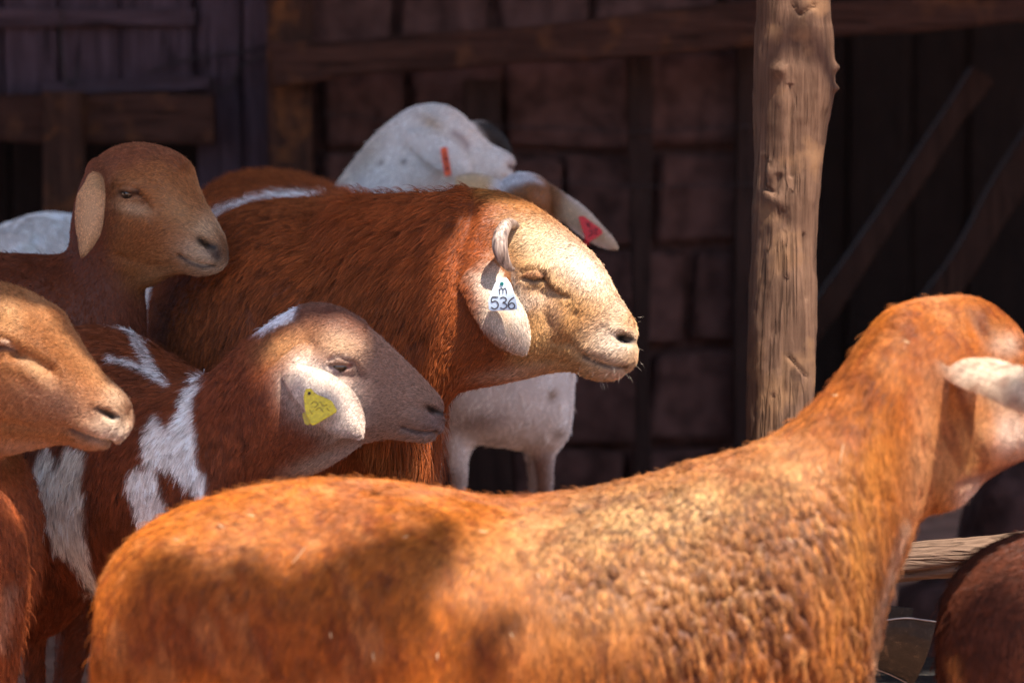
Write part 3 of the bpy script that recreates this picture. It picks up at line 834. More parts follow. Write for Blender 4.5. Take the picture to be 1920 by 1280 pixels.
# ------------------------------------------------------------------ the horned ram
ram = Animal('sheep', 'horned red-brown ram with cream face, eyes closed and white numbered ear tag', 'sheep')
ram.seed = 3; ram.voxel = .0048; ram.sub = 1; ram.smooth = 55
ram.islands = [
    loft([hs(1195, 626, 1196, 652, .012, 3.99), hs(1190, 600, 1193, 680, .030, 3.99), hs(1175, 577, 1176, 700, .038, 3.99),
          hs(1152, 542, 1145, 714, .043, 3.99), hs(1120, 488, 1108, 711, .047, 3.99), hs(1085, 450, 1068, 697, .054, 3.99, 0, .15),
          hs(1045, 416, 1025, 700, .064, 4.0, 0, .2), hs(1000, 384, 975, 712, .074, 4.0, 0, .15), hs(948, 362, 925, 722, .08, 4.01, 0, .05),
          hs(898, 356, 880, 730, .088, 4.02), hs(838, 360, 848, 745, .102, 4.03), hs(770, 362, 800, 812, .125, 4.06, 0, -.1),
          hs(700, 366, 735, 900, .15, 4.10, 0, -.15), hs(636, 382, 665, 960, .17, 4.16, 0, -.1), hs(570, 450, 600, 980, .165, 4.24), hs(520, 520, 550, 940, .12, 4.3)]),
    loft([ts(660, .66, .50, .07, 3.99, -75), ts(640, .76, .42, .14, 4.05, -75), ts(610, .83, .37, .165, 4.15, -75), ts(575, .865, .35, .205, 4.3, -78),
          ts(530, .88, .35, .21, 4.55, -80), ts(508, .905, .38, .20, 4.78, -82), ts(498, .905, .46, .17, 4.95, -82), ts(494, .83, .56, .09, 5.07, -82)]),
    leg(*PY(752, 640, 4.12)[:2], .60, s=1.0, f=(.5, -.85)), leg(*PY(560, 640, 4.12)[:2], .55, s=1.1, f=(.26, -.97)),
    leg(*PY(400, 640, 4.85)[:2], .6, True, 1.15, (.26, -.97)), leg(*PY(610, 640, 4.85)[:2], .6, True, 1.15, (.26, -.97)),
    loft([hs(790, 690, 838, 700, .03, 4.05), hs(760, 760, 838, 760, .05, 4.04), hs(730, 830, 826, 830, .055, 4.03), hs(730, 900, 808, 900, .045, 4.03), hs(740, 960, 790, 960, .025, 4.04)], seg=24)]
ram.islands += [root((915, 470, 4.0), (905, 530, 3.925), .05, .018), root((925, 470, 4.06), (930, 540, 4.105), .04, .015)]
ram.head = (P(1060, 580, 4.0), .20); ram.head_plane = (P(1060, 580, 4.0), 0, .24)
ram.ears = [dict(pts=[(872, 478, 3.985, 16), (895, 512, 3.935, 36), (922, 560, 3.908, 43), (950, 607, 3.90, 43), (973, 643, 3.90, 27), (986, 664, 3.90, 5)], thick=.005, cup=.010, face=(.15, -1, .1)),
            dict(pts=[(900, 480, 4.09, 30), (930, 540, 4.11, 44), (960, 610, 4.13, 38), (985, 664, 4.13, 5)], face=(0, 1, 0))]
ram.sculpt = face((1003, 520), (1172, 634), (1094, 668), (1172, 692), 400, 0, 1.35) + [
    ('b', 1045, 540, 30, 12, 40, 6e-3), ('s', [(1018, 514), (1024, 528), (1034, 540), (1052, 552), (1064, 556)], 6, -6e-3),
    ('b', 1060, 605, 32, 26, 60, 6e-3), ('s', [(1022, 552), (1020, 580), (1028, 606)], 9, -3.5e-3), ('s', [(1080, 590), (1076, 620), (1066, 640)], 10, -4e-3),
    ('s', [(1134, 612), (1115, 622), (1100, 640)], 6, -2.2e-3), ('b', 1135, 640, 26, 24, 0, 3.5e-3), ('s', [(1040, 640), (1075, 648), (1095, 668)], 8, -2.5e-3),
    ('b', 1100, 520, 45, 40, 50, 4e-3), ('b', 990, 450, 40, 30, 30, 4e-3), ('s', [(955, 508), (960, 545), (975, 600)], 10, -3e-3),
    ('s', [(930, 700), (980, 680), (1040, 672), (1080, 690)], 9, -2.5e-3), ('b', 1010, 640, 45, 30, 0, 4e-3),
    ('s', [(1180, 598), (1178, 606)], 4, -2.5e-3), ('b', 1172, 634, 11, 6, 8, -9e-3)]
ram.sculpt += [('B', 780 + dx, 640 + dy, 30, 22, 20, -4e-3) for dx, dy in ((0, 0),)] + [('B', 905, 420, 40, 18, 120, 5e-3), ('B', 882, 380, 14, 30, 10, -5e-3)]
ram.sculpt += [('B', 876, 362, 26, 22, 0, 9e-3), ('S', [(892, 372), (880, 420), (862, 480), (858, 540)], 12, -6e-3), ('S', [(800, 720), (830, 640), (850, 560)], 16, -4e-3), ('S', [(520, 560), (470, 640), (420, 720)], 26, -7e-3)]
ram.base = (.235, .056, .014); ram.cvar = .3
def far_only(lim):
    return lambda V, x, y, d: (d > lim).astype(float)
ram.colors = [
    ('p', [(940, 470), (950, 410), (1010, 395), (1060, 425), (1130, 470), (1230, 600), (1220, 720), (1120, 740), (1040, 722), (975, 705), (960, 650), (975, 600), (960, 520)], (.40, .215, .085), 12, 26),
    ('b', 965, 700, 70, 16, -8, (.42, .24, .15), .8),
    ('s', [(905, 362), (960, 378), (1010, 396), (1060, 430), (1110, 478), (1140, 520)], 15, (.30, .12, .03), .85),
    ('b', 1088, 498, 72, 30, 42, (.74, .63, .52), .9), ('b', 1040, 470, 50, 30, 35, (.62, .48, .34), .7), ('b', 1000, 450, 44, 28, 30, (.58, .43, .26), .7),
    ('b', 1105, 600, 45, 24, 30, (.34, .155, .045), .8), ('b', 1062, 625, 24, 28, 0, (.36, .16, .05), .75),
    ('b', 1150, 640, 46, 44, 0, (.62, .50, .39), .8), ('b', 1165, 575, 24, 22, 50, (.62, .47, .34), .7), ('b', 1185, 600, 16, 20, 50, (.52, .28, .12), .6),
    ('b', 1005, 560, 20, 30, 80, (.48, .36, .28), .6), ('b', 1040, 590, 16, 34, 0, (.34, .19, .13), .5),
    ('s', [(984, 521), (1000, 527), (1018, 522)], 3.2, (.03, .012, .008), .95), ('s', [(986, 515), (1003, 512), (1018, 514)], 5, (.25, .09, .05), .7),
    ('s', [(1018, 516), (1024, 528), (1036, 541)], 3.2, (.06, .02, .015), .7),
    ('s', [(1162, 632), (1172, 631), (1186, 637)], 6.5, BLK, 1.0), ('s', [(1165, 639), (1182, 642)], 3.5, (.02, .01, .01), 1.0),
    ('s', [(1095, 669), (1120, 680), (1148, 690), (1176, 688)], 2.8, (.05, .02, .015), .9), ('b', 1150, 702, 34, 8, 0, (.48, .3, .2), .8),
    ('s', [(1180, 599), (1178, 605)], 2.5, (.08, .03, .02), .8),
    ('s', [(386, 408), (430, 388), (480, 372), (520, 367)], 4.5, WHT, .8), ('s', [(520, 367), (570, 372), (602, 386), (622, 402)], 10, WHT, 1.0),
    ('s', [(700, 850), (740, 870), (790, 890)], 26, (.40, .17, .06), .55), ('s', [(790, 655), (775, 640), (800, 630)], 9, (.07, .02, .01), .6)]
for c in (-2, -3): pass
_c = ram.colors
# the white stripe only lies on the rump behind the neck
_str = [q for q in _c if q[0] == 's' and q[1][0][0] in (386, 520)]
ram.colors = [q for q in _c if q not in _str] + [
    ('p', [(384, 412), (382, 404), (430, 383), (480, 368), (520, 362), (575, 364), (605, 376), (626, 400), (612, 402), (585, 386), (545, 375), (500, 372), (440, 388)], WHT, 2.0, 5, far_only(4.45))]
# ears: pale inside
ear_poly = [(895, 545), (890, 515), (925, 500), (960, 510), (985, 555), (1003, 610), (1003, 650), (990, 668), (965, 662), (930, 630), (905, 600)]
ram.colors += [('p', ear_poly, (.60, .47, .36), 6, 8, lambda V, x, y, d: (d < 3.93).astype(float)),
               ('s', [(945, 590), (955, 620), (975, 640)], 9, (.50, .30, .17), .5)]
ram.comb = [(1150, 600, -.8, .1), (1100, 500, -.5, .6), (1040, 430, -.8, .1), (1000, 470, -.9, .5), (1000, 560, -.6, .8), (1060, 620, -.5, .8), (1120, 690, -1, .2), (950, 420, -.9, .3),
            (900, 380, -.9, -.1), (880, 450, -.9, .45), (860, 560, -.7, .7), (780, 420, -.9, .35), (740, 600, -.45, .9), (820, 700, -.5, .85), (650, 380, -.75, -.5), (640, 440, -.8, .3), (600, 560, -.6, .8),
            (450, 600, -.2, 1), (330, 640, 0, 1), (460, 380, -.4, .2), (800, 830, 0, 1), (960, 600, .3, 1), (700, 370, -.7, -.6), (560, 470, -.9, .3), (930, 690, -.9, .3), (830, 860, -.05, 1)]
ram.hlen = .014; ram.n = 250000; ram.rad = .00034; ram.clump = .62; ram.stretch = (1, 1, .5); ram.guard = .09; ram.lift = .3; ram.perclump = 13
ram.lens = [(650, 385, 70, 45, 0, .04), (800, 365, 80, 20, 0, .022), (700, 480, 120, 90, 0, .026), (770, 870, 50, 60, 0, .055), (740, 640, 110, 100, 0, .022), (480, 400, 130, 70, 0, .009), (350, 620, 60, 120, 0, .011),
            (940, 575, 45, 80, -25, .0022), (975, 640, 25, 25, 0, .004), (1180, 640, 25, 50, 0, .0045), (1170, 700, 30, 15, 0, .006)]
ram.bare = [([(984, 521), (1000, 527), (1018, 522), (1024, 528), (1034, 540)], 3.5), ([(1160, 632), (1174, 634), (1188, 640)], 7), ([(1098, 670), (1148, 690), (1176, 688)], 3), ([(945, 440), (935, 470), (955, 505)], 12)]
ram.dens = [(1080, 550, 130, 130, 0, 1.2), (780, 550, 220, 200, 0, .9), (650, 390, 60, 40, 0, 1.2)]
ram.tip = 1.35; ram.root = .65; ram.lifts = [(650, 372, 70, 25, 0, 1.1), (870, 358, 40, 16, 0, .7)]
ram.build()
ram.islands = None

# ------------------------------------------------------------------ pied ewe with the yellow tag
pied = Animal('sheep', 'brown and white pied sheep with grey face and yellow ear tag', 'sheep')
pied.seed = 11; pied.voxel = .0046; pied.sub = 1; pied.smooth = 45
pied.islands = [
    loft([hs(835, 773, 834, 797, .010, 3.78), hs(828, 750, 824, 815, .025, 3.78), hs(808, 724, 802, 829, .033, 3.78), hs(775, 690, 765, 826, .037, 3.78),
          hs(738, 655, 725, 822, .043, 3.78, 0, .1), hs(702, 621, 690, 830, .052, 3.78, 0, .2), hs(665, 590, 650, 853, .060, 3.785, 0, .2), hs(618, 570, 598, 884, .064, 3.79, 0, .1),
          hs(566, 571, 540, 903, .066, 3.80), hs(510, 602, 475, 940, .074, 3.81, 0, -.05), hs(452, 642, 415, 1000, .09, 3.83, 0, -.1), hs(398, 695, 365, 1060, .115, 3.86, 0, -.1), hs(348, 725, 310, 1080, .13, 3.92), hs(300, 765, 270, 1040, .10, 3.97)]),
    loft([ts(445, .56, .42, .06, 3.73, -50), ts(415, .61, .36, .12, 3.79, -50), ts(370, .635, .33, .155, 3.86, -50), ts(300, .65, .32, .17, 3.96, -52),
          ts(232, .672, .32, .165, 4.03, -54), ts(185, .698, .36, .145, 4.11, -56), ts(150, .69, .45, .12, 4.17, -58), ts(135, .62, .52, .06, 4.21, -58)]),
    leg(*PY(400, 640, 3.84)[:2], .5, s=.95, f=(.64, -.77)), leg(*PY(250, 640, 3.86)[:2], .5, s=.95, f=(.64, -.77)),
    leg(*PY(85, 640, 4.15)[:2], .5, True, .9, (.6, -.8)), leg(*PY(235, 640, 4.25)[:2], .5, True, .9, (.6, -.8))]
pied.islands += [root((545, 655, 3.80), (562, 694, 3.73), .024, .009)]
pied.head = (P(690, 720, 3.78), .155); pied.head_plane = (P(690, 720, 3.78), 0, .2)
pied.ears = [dict(pts=[(520, 655, 3.80, 8), (548, 694, 3.735, 22), (584, 722, 3.707, 40), (628, 762, 3.70, 47), (660, 796, 3.70, 32), (680, 820, 3.70, 4)], thick=.0045, cup=.009, face=(.1, -1, .35)),
             dict(pts=[(540, 660, 3.86, 20), (580, 720, 3.88, 40), (630, 780, 3.89, 36), (660, 810, 3.89, 4)], face=(0, 1, 0))]
pied.sculpt = face((638, 684), (815, 770), (756, 802), (818, 812), 350, -12, 1.25) + [
    ('b', 640, 648, 34, 24, 10, 5.5e-3), ('s', [(665, 678), (674, 692), (678, 706)], 6, -4e-3), ('b', 582, 645, 14, 18, 0, -6e-3),
    ('s', [(690, 620), (700, 660), (690, 700)], 12, -1.5e-3), ('b', 700, 760, 50, 30, 20, 3e-3), ('s', [(560, 870), (620, 845), (680, 828)], 10, -2.5e-3),
    ('b', 790, 745, 24, 12, 40, 2.5e-3), ('s', [(680, 610), (686, 632), (690, 655)], 8, 2e-3)]
pied.base = (.17, .041, .014); pied.cvar = .28
pied.colors = [
    ('p', [(560, 560), (620, 555), (700, 590), (850, 740), (850, 850), (780, 850), (700, 840), (650, 860), (615, 850), (600, 780), (590, 700), (560, 640)], (.265, .15, .105), 9, 18),
    ('p', [(540, 568), (640, 560), (700, 605), (690, 640), (640, 610), (590, 635), (540, 640)], (.13, .048, .03), 9, 14),
    ('b', 585, 650, 30, 34, 0, (.36, .15, .055), .7), ('b', 640, 648, 42, 24, 20, (.42, .26, .15), .75), ('b', 530, 650, 45, 30, -20, (.42, .22, .09), .6),
    ('b', 660, 740, 44, 36, 0, (.28, .18, .145), .6), ('b', 600, 870, 70, 22, -20, (.40, .28, .20), .8), ('b', 655, 848, 40, 12, -30, (.36, .28, .25), .6),
    ('b', 820, 790, 30, 26, 0, (.17, .10, .088), .8), ('b', 775, 812, 30, 8, 10, (.30, .2, .17), .4),
    ('s', [(618, 690), (632, 696), (652, 688), (660, 682)], 3.5, (.32, .12, .10), .9), ('s', [(620, 683), (636, 675), (654, 676)], 3.0, (.10, .04, .03), .8),
    ('s', [(660, 683), (668, 692), (674, 704)], 3.0, (.05, .022, .02), .8), ('s', [(622, 672), (640, 664), (658, 668)], 3, (.55, .45, .38), .5),
    ('s', [(804, 764), (816, 770), (830, 776)], 5.5, BLK, 1.0), ('s', [(752, 800), (772, 808), (800, 812), (822, 806)], 2.8, (.05, .02, .02), .9),
    ('p', [(470, 628), (496, 606), (528, 584), (560, 568), (553, 592), (535, 605), (512, 616), (487, 627)], (.72, .72, .76), 1.8, 6),
    ('p', [(386, 700), (370, 738), (364, 772), (367, 805), (369, 842), (376, 880), (385, 905), (387, 948), (372, 950), (366, 922), (350, 905), (326, 882), (302, 870), (280, 874), (271, 850), (274, 818), (284, 790), (299, 773), (308, 790), (316, 802), (330, 792), (340, 768), (349, 738), (365, 712)], WHT, 1.6, 9),
    ('p', [(252, 878), (290, 876), (293, 902), (306, 932), (319, 956), (328, 980), (290, 1000), (268, 1000), (257, 960), (244, 922), (238, 894)], WHT, 1.6, 9),
    ('p', [(84, 828), (96, 824), (101, 850), (109, 862), (118, 855), (125, 840), (131, 830), (156, 834), (159, 870), (156, 940), (159, 1000), (167, 1050), (182, 1095), (192, 1120), (176, 1114), (160, 1097), (140, 1062), (120, 1038), (101, 1031), (90, 980), (74, 920), (58, 880)], (.74, .66, .58), 1.8, 9),
    ('s', [(110, 602), (150, 596), (195, 600), (238, 616)], 4, WHT, .75), ('s', [(238, 616), (268, 642), (290, 685), (312, 716)], 4.0, WHT, .9),
    ('s', [(208, 671), (250, 682), (285, 698), (318, 720)], 5.0, WHT, .9), ('s', [(256, 644), (276, 680), (300, 708)], 3.6, WHT, .85),
    ('p', [(530, 705), (556, 668), (580, 664), (622, 690), (664, 735), (688, 790), (684, 825), (640, 818), (590, 800), (552, 775), (530, 730)], (.58, .46, .38), 9, 6, lambda V, x, y, d: (d < 3.745).astype(float))]
pied.comb = [(800, 740, -.8, -.3), (740, 700, -.8, -.3), (700, 780, -1, .1), (640, 640, -.8, .3), (600, 590, -.8, .2), (540, 620, -.8, .6), (500, 720, -.5, .9), (560, 860, -.9, .4), (440, 800, -.3, 1), (380, 760, -.3, 1),
             (330, 850, -.2, 1), (200, 900, -.15, 1), (100, 900, .2, 1), (250, 700, -.6, .9), (200, 640, -.5, .6), (480, 900, -.5, .9), (600, 740, .4, .9), (400, 900, -.2, 1), (300, 760, -.6, .5)]
pied.guard = .04; pied.hlen = .012; pied.n = 190000; pied.rad = .00032; pied.lift = .28; pied.clump = .45; pied.perclump = 12
pied.lens = [(605, 745, 85, 50, 42, .002), (340, 820, 60, 90, 0, .015), (120, 900, 50, 120, 0, .018), (690, 740, 140, 90, 0, .0042)]
pied.bare = [([(614, 690), (632, 690), (662, 682)], 6), ([(804, 766), (830, 776)], 6), ([(756, 801), (800, 812), (822, 808)], 3)]
pied.dens = [(650, 720, 200, 150, 0, 1.2), (350, 850, 150, 130, 0, .6)]
pied.build()
eye_part(pied, (638, 687), .0125, .8)

# ------------------------------------------------------------------ sheep cut by the left edge
lef = Animal('sheep', 'tan-faced brown sheep cut off by the left edge, in front of the pied sheep', 'sheep')
lef.seed = 21; lef.voxel = .0056; lef.sub = 1; lef.smooth = 45
lef.islands = [
    loft([hs(243, 778, 243, 803, .010, 3.55, -15), hs(237, 752, 230, 824, .027, 3.55, -15), hs(218, 728, 202, 838, .035, 3.56, -15), hs(187, 698, 166, 843, .039, 3.57, -15),
          hs(152, 652, 126, 832, .044, 3.58, -12, .1), hs(120, 604, 82, 838, .054, 3.59, -10, .2), hs(76, 562, 30, 850, .064, 3.60, -10, .2), hs(20, 534, -28, 866, .068, 3.61, -8, .1),
          hs(-42, 526, -80, 900, .072, 3.62), hs(-100, 546, -118, 960, .085, 3.64), hs(-160, 590, -120, 1040, .11, 3.66), hs(-230, 640, -160, 1120, .13, 3.68)]),
    loft([hs(70, 960, 62, 1110, .05, 3.66), hs(40, 870, 20, 1230, .11, 3.67), hs(-60, 770, -60, 1320, .15, 3.68), hs(-220, 700, -220, 1350, .175, 3.7), hs(-600, 690, -600, 1360, .185, 3.7), hs(-960, 710, -960, 1330, .165, 3.7), hs(-1080, 800, -1080, 1200, .09, 3.7)]),
    leg(*PY(-40, 640, 3.58)[:2], .42, s=.9), leg(*PY(-60, 640, 3.76)[:2], .42, s=.9), leg(*PY(-900, 640, 3.6)[:2], .5, True, .95), leg(*PY(-900, 640, 3.78)[:2], .5, True, .95)]
lef.head = (P(90, 700, 3.6), .16); lef.head_plane = (P(90, 700, 3.6), -10, .2)
lef.ears = [dict(pts=[(-70, 640, 3.55, 20), (-110, 690, 3.50, 40), (-130, 750, 3.48, 40), (-140, 800, 3.48, 5)])]
lef.sculpt = face((6, 646), (205, 776), (132, 806), (214, 830), 350, 10, 1.4) + [
    ('s', [(30, 662), (60, 674), (95, 694)], 13, -8e-3), ('b', 45, 730, 60, 30, 20, 4e-3), ('b', 60, 700, 40, 16, 40, 5e-3), ('b', 40, 610, 30, 20, 30, 4e-3), ('s', [(0, 790), (60, 800), (120, 800)], 9, -3e-3),
    ('s', [(100, 720), (114, 706)], 5, -2e-3), ('b', 205, 776, 12, 6, 20, -6e-3), ('s', [(185, 700), (205, 722)], 5, -2.5e-3), ('b', 95, 590, 26, 20, 50, 4e-3)]
lef.base = (.22, .052, .015); lef.cvar = .28
lef.colors = [
    ('p', [(-100, 520), (30, 520), (140, 600), (260, 740), (260, 850), (150, 850), (60, 860), (-100, 880)], (.23, .088, .03), 8, 14),
    ('b', 20, 590, 40, 30, 60, (.42, .23, .10), .6), ('s', [(60, 550), (130, 640), (180, 700), (215, 735)], 16, (.34, .165, .07), .6),
    ('b', 205, 800, 44, 34, 0, (.50, .36, .25), .75), ('b', 222, 750, 26, 18, 50, (.46, .32, .21), .7), ('b', 130, 760, 60, 30, 30, (.22, .12, .08), .6), ('b', 60, 745, 60, 30, 20, (.29, .15, .09), .6),
    ('b', 70, 690, 40, 12, 40, (.50, .33, .18), .5), ('s', [(0, 638), (12, 640), (30, 652)], 4, (.42, .28, .2), .8), ('s', [(0, 650), (14, 650), (34, 660)], 4, (.05, .02, .015), .9),
    ('s', [(188, 768), (204, 776), (222, 784)], 6, BLK, 1), ('s', [(130, 803), (160, 818), (190, 826), (216, 826)], 3, (.07, .03, .02), .9), ('b', 40, 838, 70, 14, 0, (.36, .22, .15), .6),
    ('s', [(20, 1100), (0, 1200)], 14, (.35, .22, .15), .4)]
lef.colors += [('b', 60, 770, 90, 26, 15, (.20, .085, .04), .6), ('b', 110, 745, 40, 24, 30, (.19, .10, .065), .5), ('b', 215, 808, 32, 22, 0, (.56, .44, .33), .6)]  # cheek shade painted into the coat colour, muzzle paled
lef.comb = [(180, 720, -.8, -.5), (120, 660, -.9, -.3), (60, 600, -.9, .1), (100, 760, -1, .3), (40, 700, -.9, .5), (20, 900, 0, 1), (40, 1050, -.1, 1), (190, 810, -.9, .1), (0, 1200, .1, 1)]
lef.guard = .04; lef.hlen = .013; lef.outd = .3; lef.n = 190000; lef.rad = .00034; lef.perclump = 13; lef.lens = [(110, 720, 150, 110, 0, .0055)]
lef.bare = [([(0, 650), (14, 650), (32, 660)], 4), ([(190, 769), (220, 783)], 6), ([(132, 804), (190, 826), (214, 827)], 3)]
lef.dens = [(110, 720, 130, 130, 0, 1.5)]
lef.build()

# ------------------------------------------------------------------ upper left sheep, chin on the ram
hu = lambda a, b, c, e, w, d, *r: hs(a, b, c, e, w, d - .17, *r)
upl = Animal('sheep', 'brown sheep with pale drooping ear resting its chin on the ram', 'sheep')
upl.seed = 31; upl.voxel = .0056; upl.sub = 1; upl.smooth = 40
upl.islands = [
    loft([hu(419, 468, 420, 492, .011, 4.29, -25), hu(413, 444, 410, 509, .028, 4.29, -25), hu(396, 410, 378, 518, .037, 4.30, -25), hu(372, 370, 346, 513, .043, 4.315, -25),
          hu(350, 330, 312, 520, .053, 4.33, -25, .2), hu(336, 296, 282, 537, .062, 4.345, -25, .25), hu(302, 275, 262, 541, .066, 4.36, -22, .2), hu(252, 267, 262, 543, .067, 4.37, -15, .1),
          hu(200, 283, 265, 549, .067, 4.38, -8), hu(156, 335, 269, 560, .068, 4.39), hu(136, 410, 272, 585, .072, 4.40), hu(126, 474, 273, 630, .085, 4.41), hu(60, 476, 268, 720, .12, 4.42), hu(-10, 474, 200, 830, .16, 4.43),
          hu(-120, 472, 0, 930, .19, 4.44), hu(-300, 472, -300, 960, .20, 4.44), hu(-520, 480, -520, 960, .19, 4.44), hu(-700, 520, -700, 900, .14, 4.44), hu(-760, 620, -760, 780, .07, 4.44)], n=5),
    leg(*PY(120, 640, 4.2)[:2], .6, s=1), leg(*PY(110, 640, 4.36)[:2], .6, s=1), leg(*PY(-600, 640, 4.2)[:2], .6, True, 1), leg(*PY(-600, 640, 4.37)[:2], .6, True, 1)]
upl.islands += [root((190, 320, 4.19), (172, 350, 4.118), .024, .009)]
upl.head = (P(300, 410, 4.17), .165); upl.head_plane = (P(300, 410, 4.17), -25, .21)
upl.ears = [dict(pts=[(178, 322, 4.16, 8), (172, 352, 4.115, 24), (168, 392, 4.10, 28), (166, 430, 4.095, 25), (160, 460, 4.095, 14), (153, 481, 4.095, 3)], thick=.0045, cup=.008, face=(-.1, -1, 0))]
upl.sculpt = face((243, 362), (388, 456), (334, 480), (402, 500), 330, 10, 1.4) + [
    ('s', [(262, 366), (272, 376), (280, 392)], 8, -4.5e-3), ('b', 248, 388, 26, 14, 15, -3e-3), ('b', 330, 300, 18, 26, 60, 4e-3), ('s', [(300, 290), (322, 318), (345, 335)], 8, -2e-3),
    ('s', [(225, 480), (280, 498), (330, 500)], 9, -3e-3), ('b', 262, 440, 40, 36, 0, 3e-3), ('b', 388, 457, 14, 8, 25, -7e-3), ('s', [(210, 340), (205, 380), (214, 420)], 9, -3e-3)]
upl.base = (.15, .038, .016); upl.cvar = .22
upl.colors = [
    ('p', [(200, 290), (250, 262), (300, 262), (360, 300), (430, 440), (430, 530), (350, 530), (280, 555), (235, 530), (212, 470), (205, 380)], (.30, .115, .04), 10, 10),
    ('p', [(140, 350), (170, 290), (230, 262), (300, 262), (350, 300), (330, 305), (270, 300), (215, 320), (195, 350)], (.20, .068, .034), 9, 10),
    ('b', 383, 484, 48, 30, 30, (.54, .38, .25), .9), ('b', 388, 430, 30, 30, 50, (.52, .36, .22), .8), ('b', 335, 395, 50, 26, 50, (.40, .22, .10), .7), ('b', 262, 450, 40, 40, 0, (.24, .075, .022), .6),
    ('b', 252, 388, 36, 13, 15, (.48, .31, .18), .85), ('b', 240, 348, 34, 8, -10, (.36, .2, .10), .4),
    ('s', [(226, 360), (242, 364), (258, 360)], 6.5, (.035, .02, .015), .9), ('s', [(258, 362), (268, 370), (274, 380)], 3, (.06, .025, .02), .7),
    ('s', [(374, 450), (386, 458), (402, 464)], 7, BLK, 1), ('b', 408, 476, 10, 12, 0, (.05, .03, .03), .8), ('s', [(336, 478), (356, 494), (380, 501), (402, 498)], 3, (.03, .012, .012), .95),
    ('s', [(390, 470), (408, 484)], 6, (.06, .04, .04), .6), ('b', 300, 515, 50, 14, -10, (.33, .17, .08), .5),
    ('p', [(140, 345), (170, 318), (198, 330), (200, 390), (188, 440), (168, 478), (150, 484), (140, 440), (138, 400)], (.60, .33, .16), 6, 5, lambda V, x, y, d: (d < 4.14).astype(float))]
upl.comb = [(380, 430, -.7, -.5), (320, 360, -.7, -.6), (280, 300, -.8, -.3), (250, 420, -.7, .6), (300, 490, -1, .1), (200, 560, 0, 1), (60, 520, -.5, .8), (168, 400, 0, 1), (160, 300, -.6, .8)]
upl.guard = .03; upl.hlen = .009; upl.outd = .3; upl.n = 80000; upl.rad = .00042; upl.perclump = 24; upl.lens = [(290, 400, 150, 150, 0, .005), (168, 400, 30, 90, 0, .002)]
upl.bare = [([(228, 362), (256, 361)], 6), ([(374, 452), (402, 466)], 7), ([(336, 479), (380, 501), (402, 498)], 3)]
upl.dens = [(290, 400, 150, 150, 0, 1.2)]
upl.build()
eye_part(upl, (242, 363), .0115, 1.2)

# ------------------------------------------------------------------ big fleecy sheep in front
fg = Animal('sheep', 'orange-brown woolly sheep across the foreground with its long neck raised', 'sheep')
fg.seed = 41; fg.voxel = .0044; fg.sub = 0; fg.smooth = 24
fg.islands = [
    loft([hs(186, 1150, 186, 1330, .05, 3.35), hs(200, 1068, 198, 1380, .10, 3.35), hs(250, 1008, 250, 1420, .145, 3.35), hs(330, 960, 330, 1440, .17, 3.35), hs(440, 922, 440, 1450, .185, 3.35),
          hs(560, 903, 560, 1460, .19, 3.35), hs(700, 906, 700, 1470, .195, 3.35), hs(840, 922, 840, 1470, .20, 3.35), hs(960, 934, 960, 1470, .20, 3.35), hs(1080, 922, 1080, 1465, .195, 3.35),
          hs(1220, 893, 1220, 1460, .19, 3.35), hs(1340, 863, 1345, 1450, .18, 3.35), hs(1420, 834, 1450, 1430, .165, 3.35), hs(1490, 792, 1545, 1390, .145, 3.35), hs(1546, 736, 1612, 1320, .12, 3.35),
          hs(1592, 674, 1640, 1225, .10, 3.35), hs(1632, 616, 1662, 1125, .085, 3.35), hs(1670, 579, 1694, 1050, .075, 3.35), hs(1714, 562, 1714, 990, .067, 3.355), hs(1766, 554, 1738, 964, .063, 3.36),
          hs(1816, 557, 1785, 956, .062, 3.365, 8), hs(1866, 578, 1832, 914, .062, 3.37, 10), hs(1900, 612, 1882, 882, .057, 3.38, 12), hs(1926, 668, 1926, 862, .05, 3.39, 12), hs(1956, 730, 1966, 862, .042, 3.40, 12),
          hs(1986, 782, 1996, 868, .035, 3.41, 12), hs(2004, 820, 2010, 858, .016, 3.42, 12)], seg=64),
    leg(*PY(1500, 640, 3.24)[:2], .4, s=.85), leg(*PY(1480, 640, 3.44)[:2], .4, s=.85), leg(*PY(290, 640, 3.24)[:2], .45, True, .9), leg(*PY(290, 640, 3.44)[:2], .45, True, .9)]
fg.head = (P(1860, 740, 3.37), .13); fg.head_plane = (P(1860, 740, 3.37), 10, .16)
fg.ears = [dict(pts=[(1772, 672, 3.36, 30), (1810, 688, 3.296, 40), (1855, 704, 3.25, 44), (1905, 724, 3.21, 47), (1955, 752, 3.19, 34), (1992, 776, 3.18, 5)], thick=.0035, cup=.006, face=(.05, -1, .45))]
fg.sculpt = [('B', 340, 1090, 90, 90, 0, .012), ('B', 560, 1010, 70, 120, 10, -.008), ('B', 1500, 1080, 80, 150, 10, .012), ('B', 1390, 1150, 50, 150, 8, -.009), ('B', 960, 960, 90, 40, 0, -.006),
             ('B', 700, 1180, 120, 120, 0, .008), ('B', 1640, 980, 30, 160, 12, -.006), ('B', 1150, 1150, 120, 130, 0, .006), ('b', 1830, 610, 16, 40, -25, -5e-3), ('b', 1880, 640, 30, 30, 0, 4e-3), ('s', [(1800, 910), (1850, 890), (1930, 850)], 14, -4e-3), ('b', 1860, 820, 40, 26, -20, 4e-3),
             ('s', [(1915, 655), (1940, 665)], 8, -6e-3), ('b', 1800, 690, 40, 16, 10, 3e-3), ('s', [(1740, 760), (1715, 960)], 20, -2e-3)]
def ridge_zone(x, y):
    return 1 / (1 + np.exp(-(x - 1020 - 60 * np.sin(y / 45.)) / 45)) / (1 + np.exp((x - 1655) / 18)) * (1 - .75 / (1 + np.exp((y - 880) / 22)))
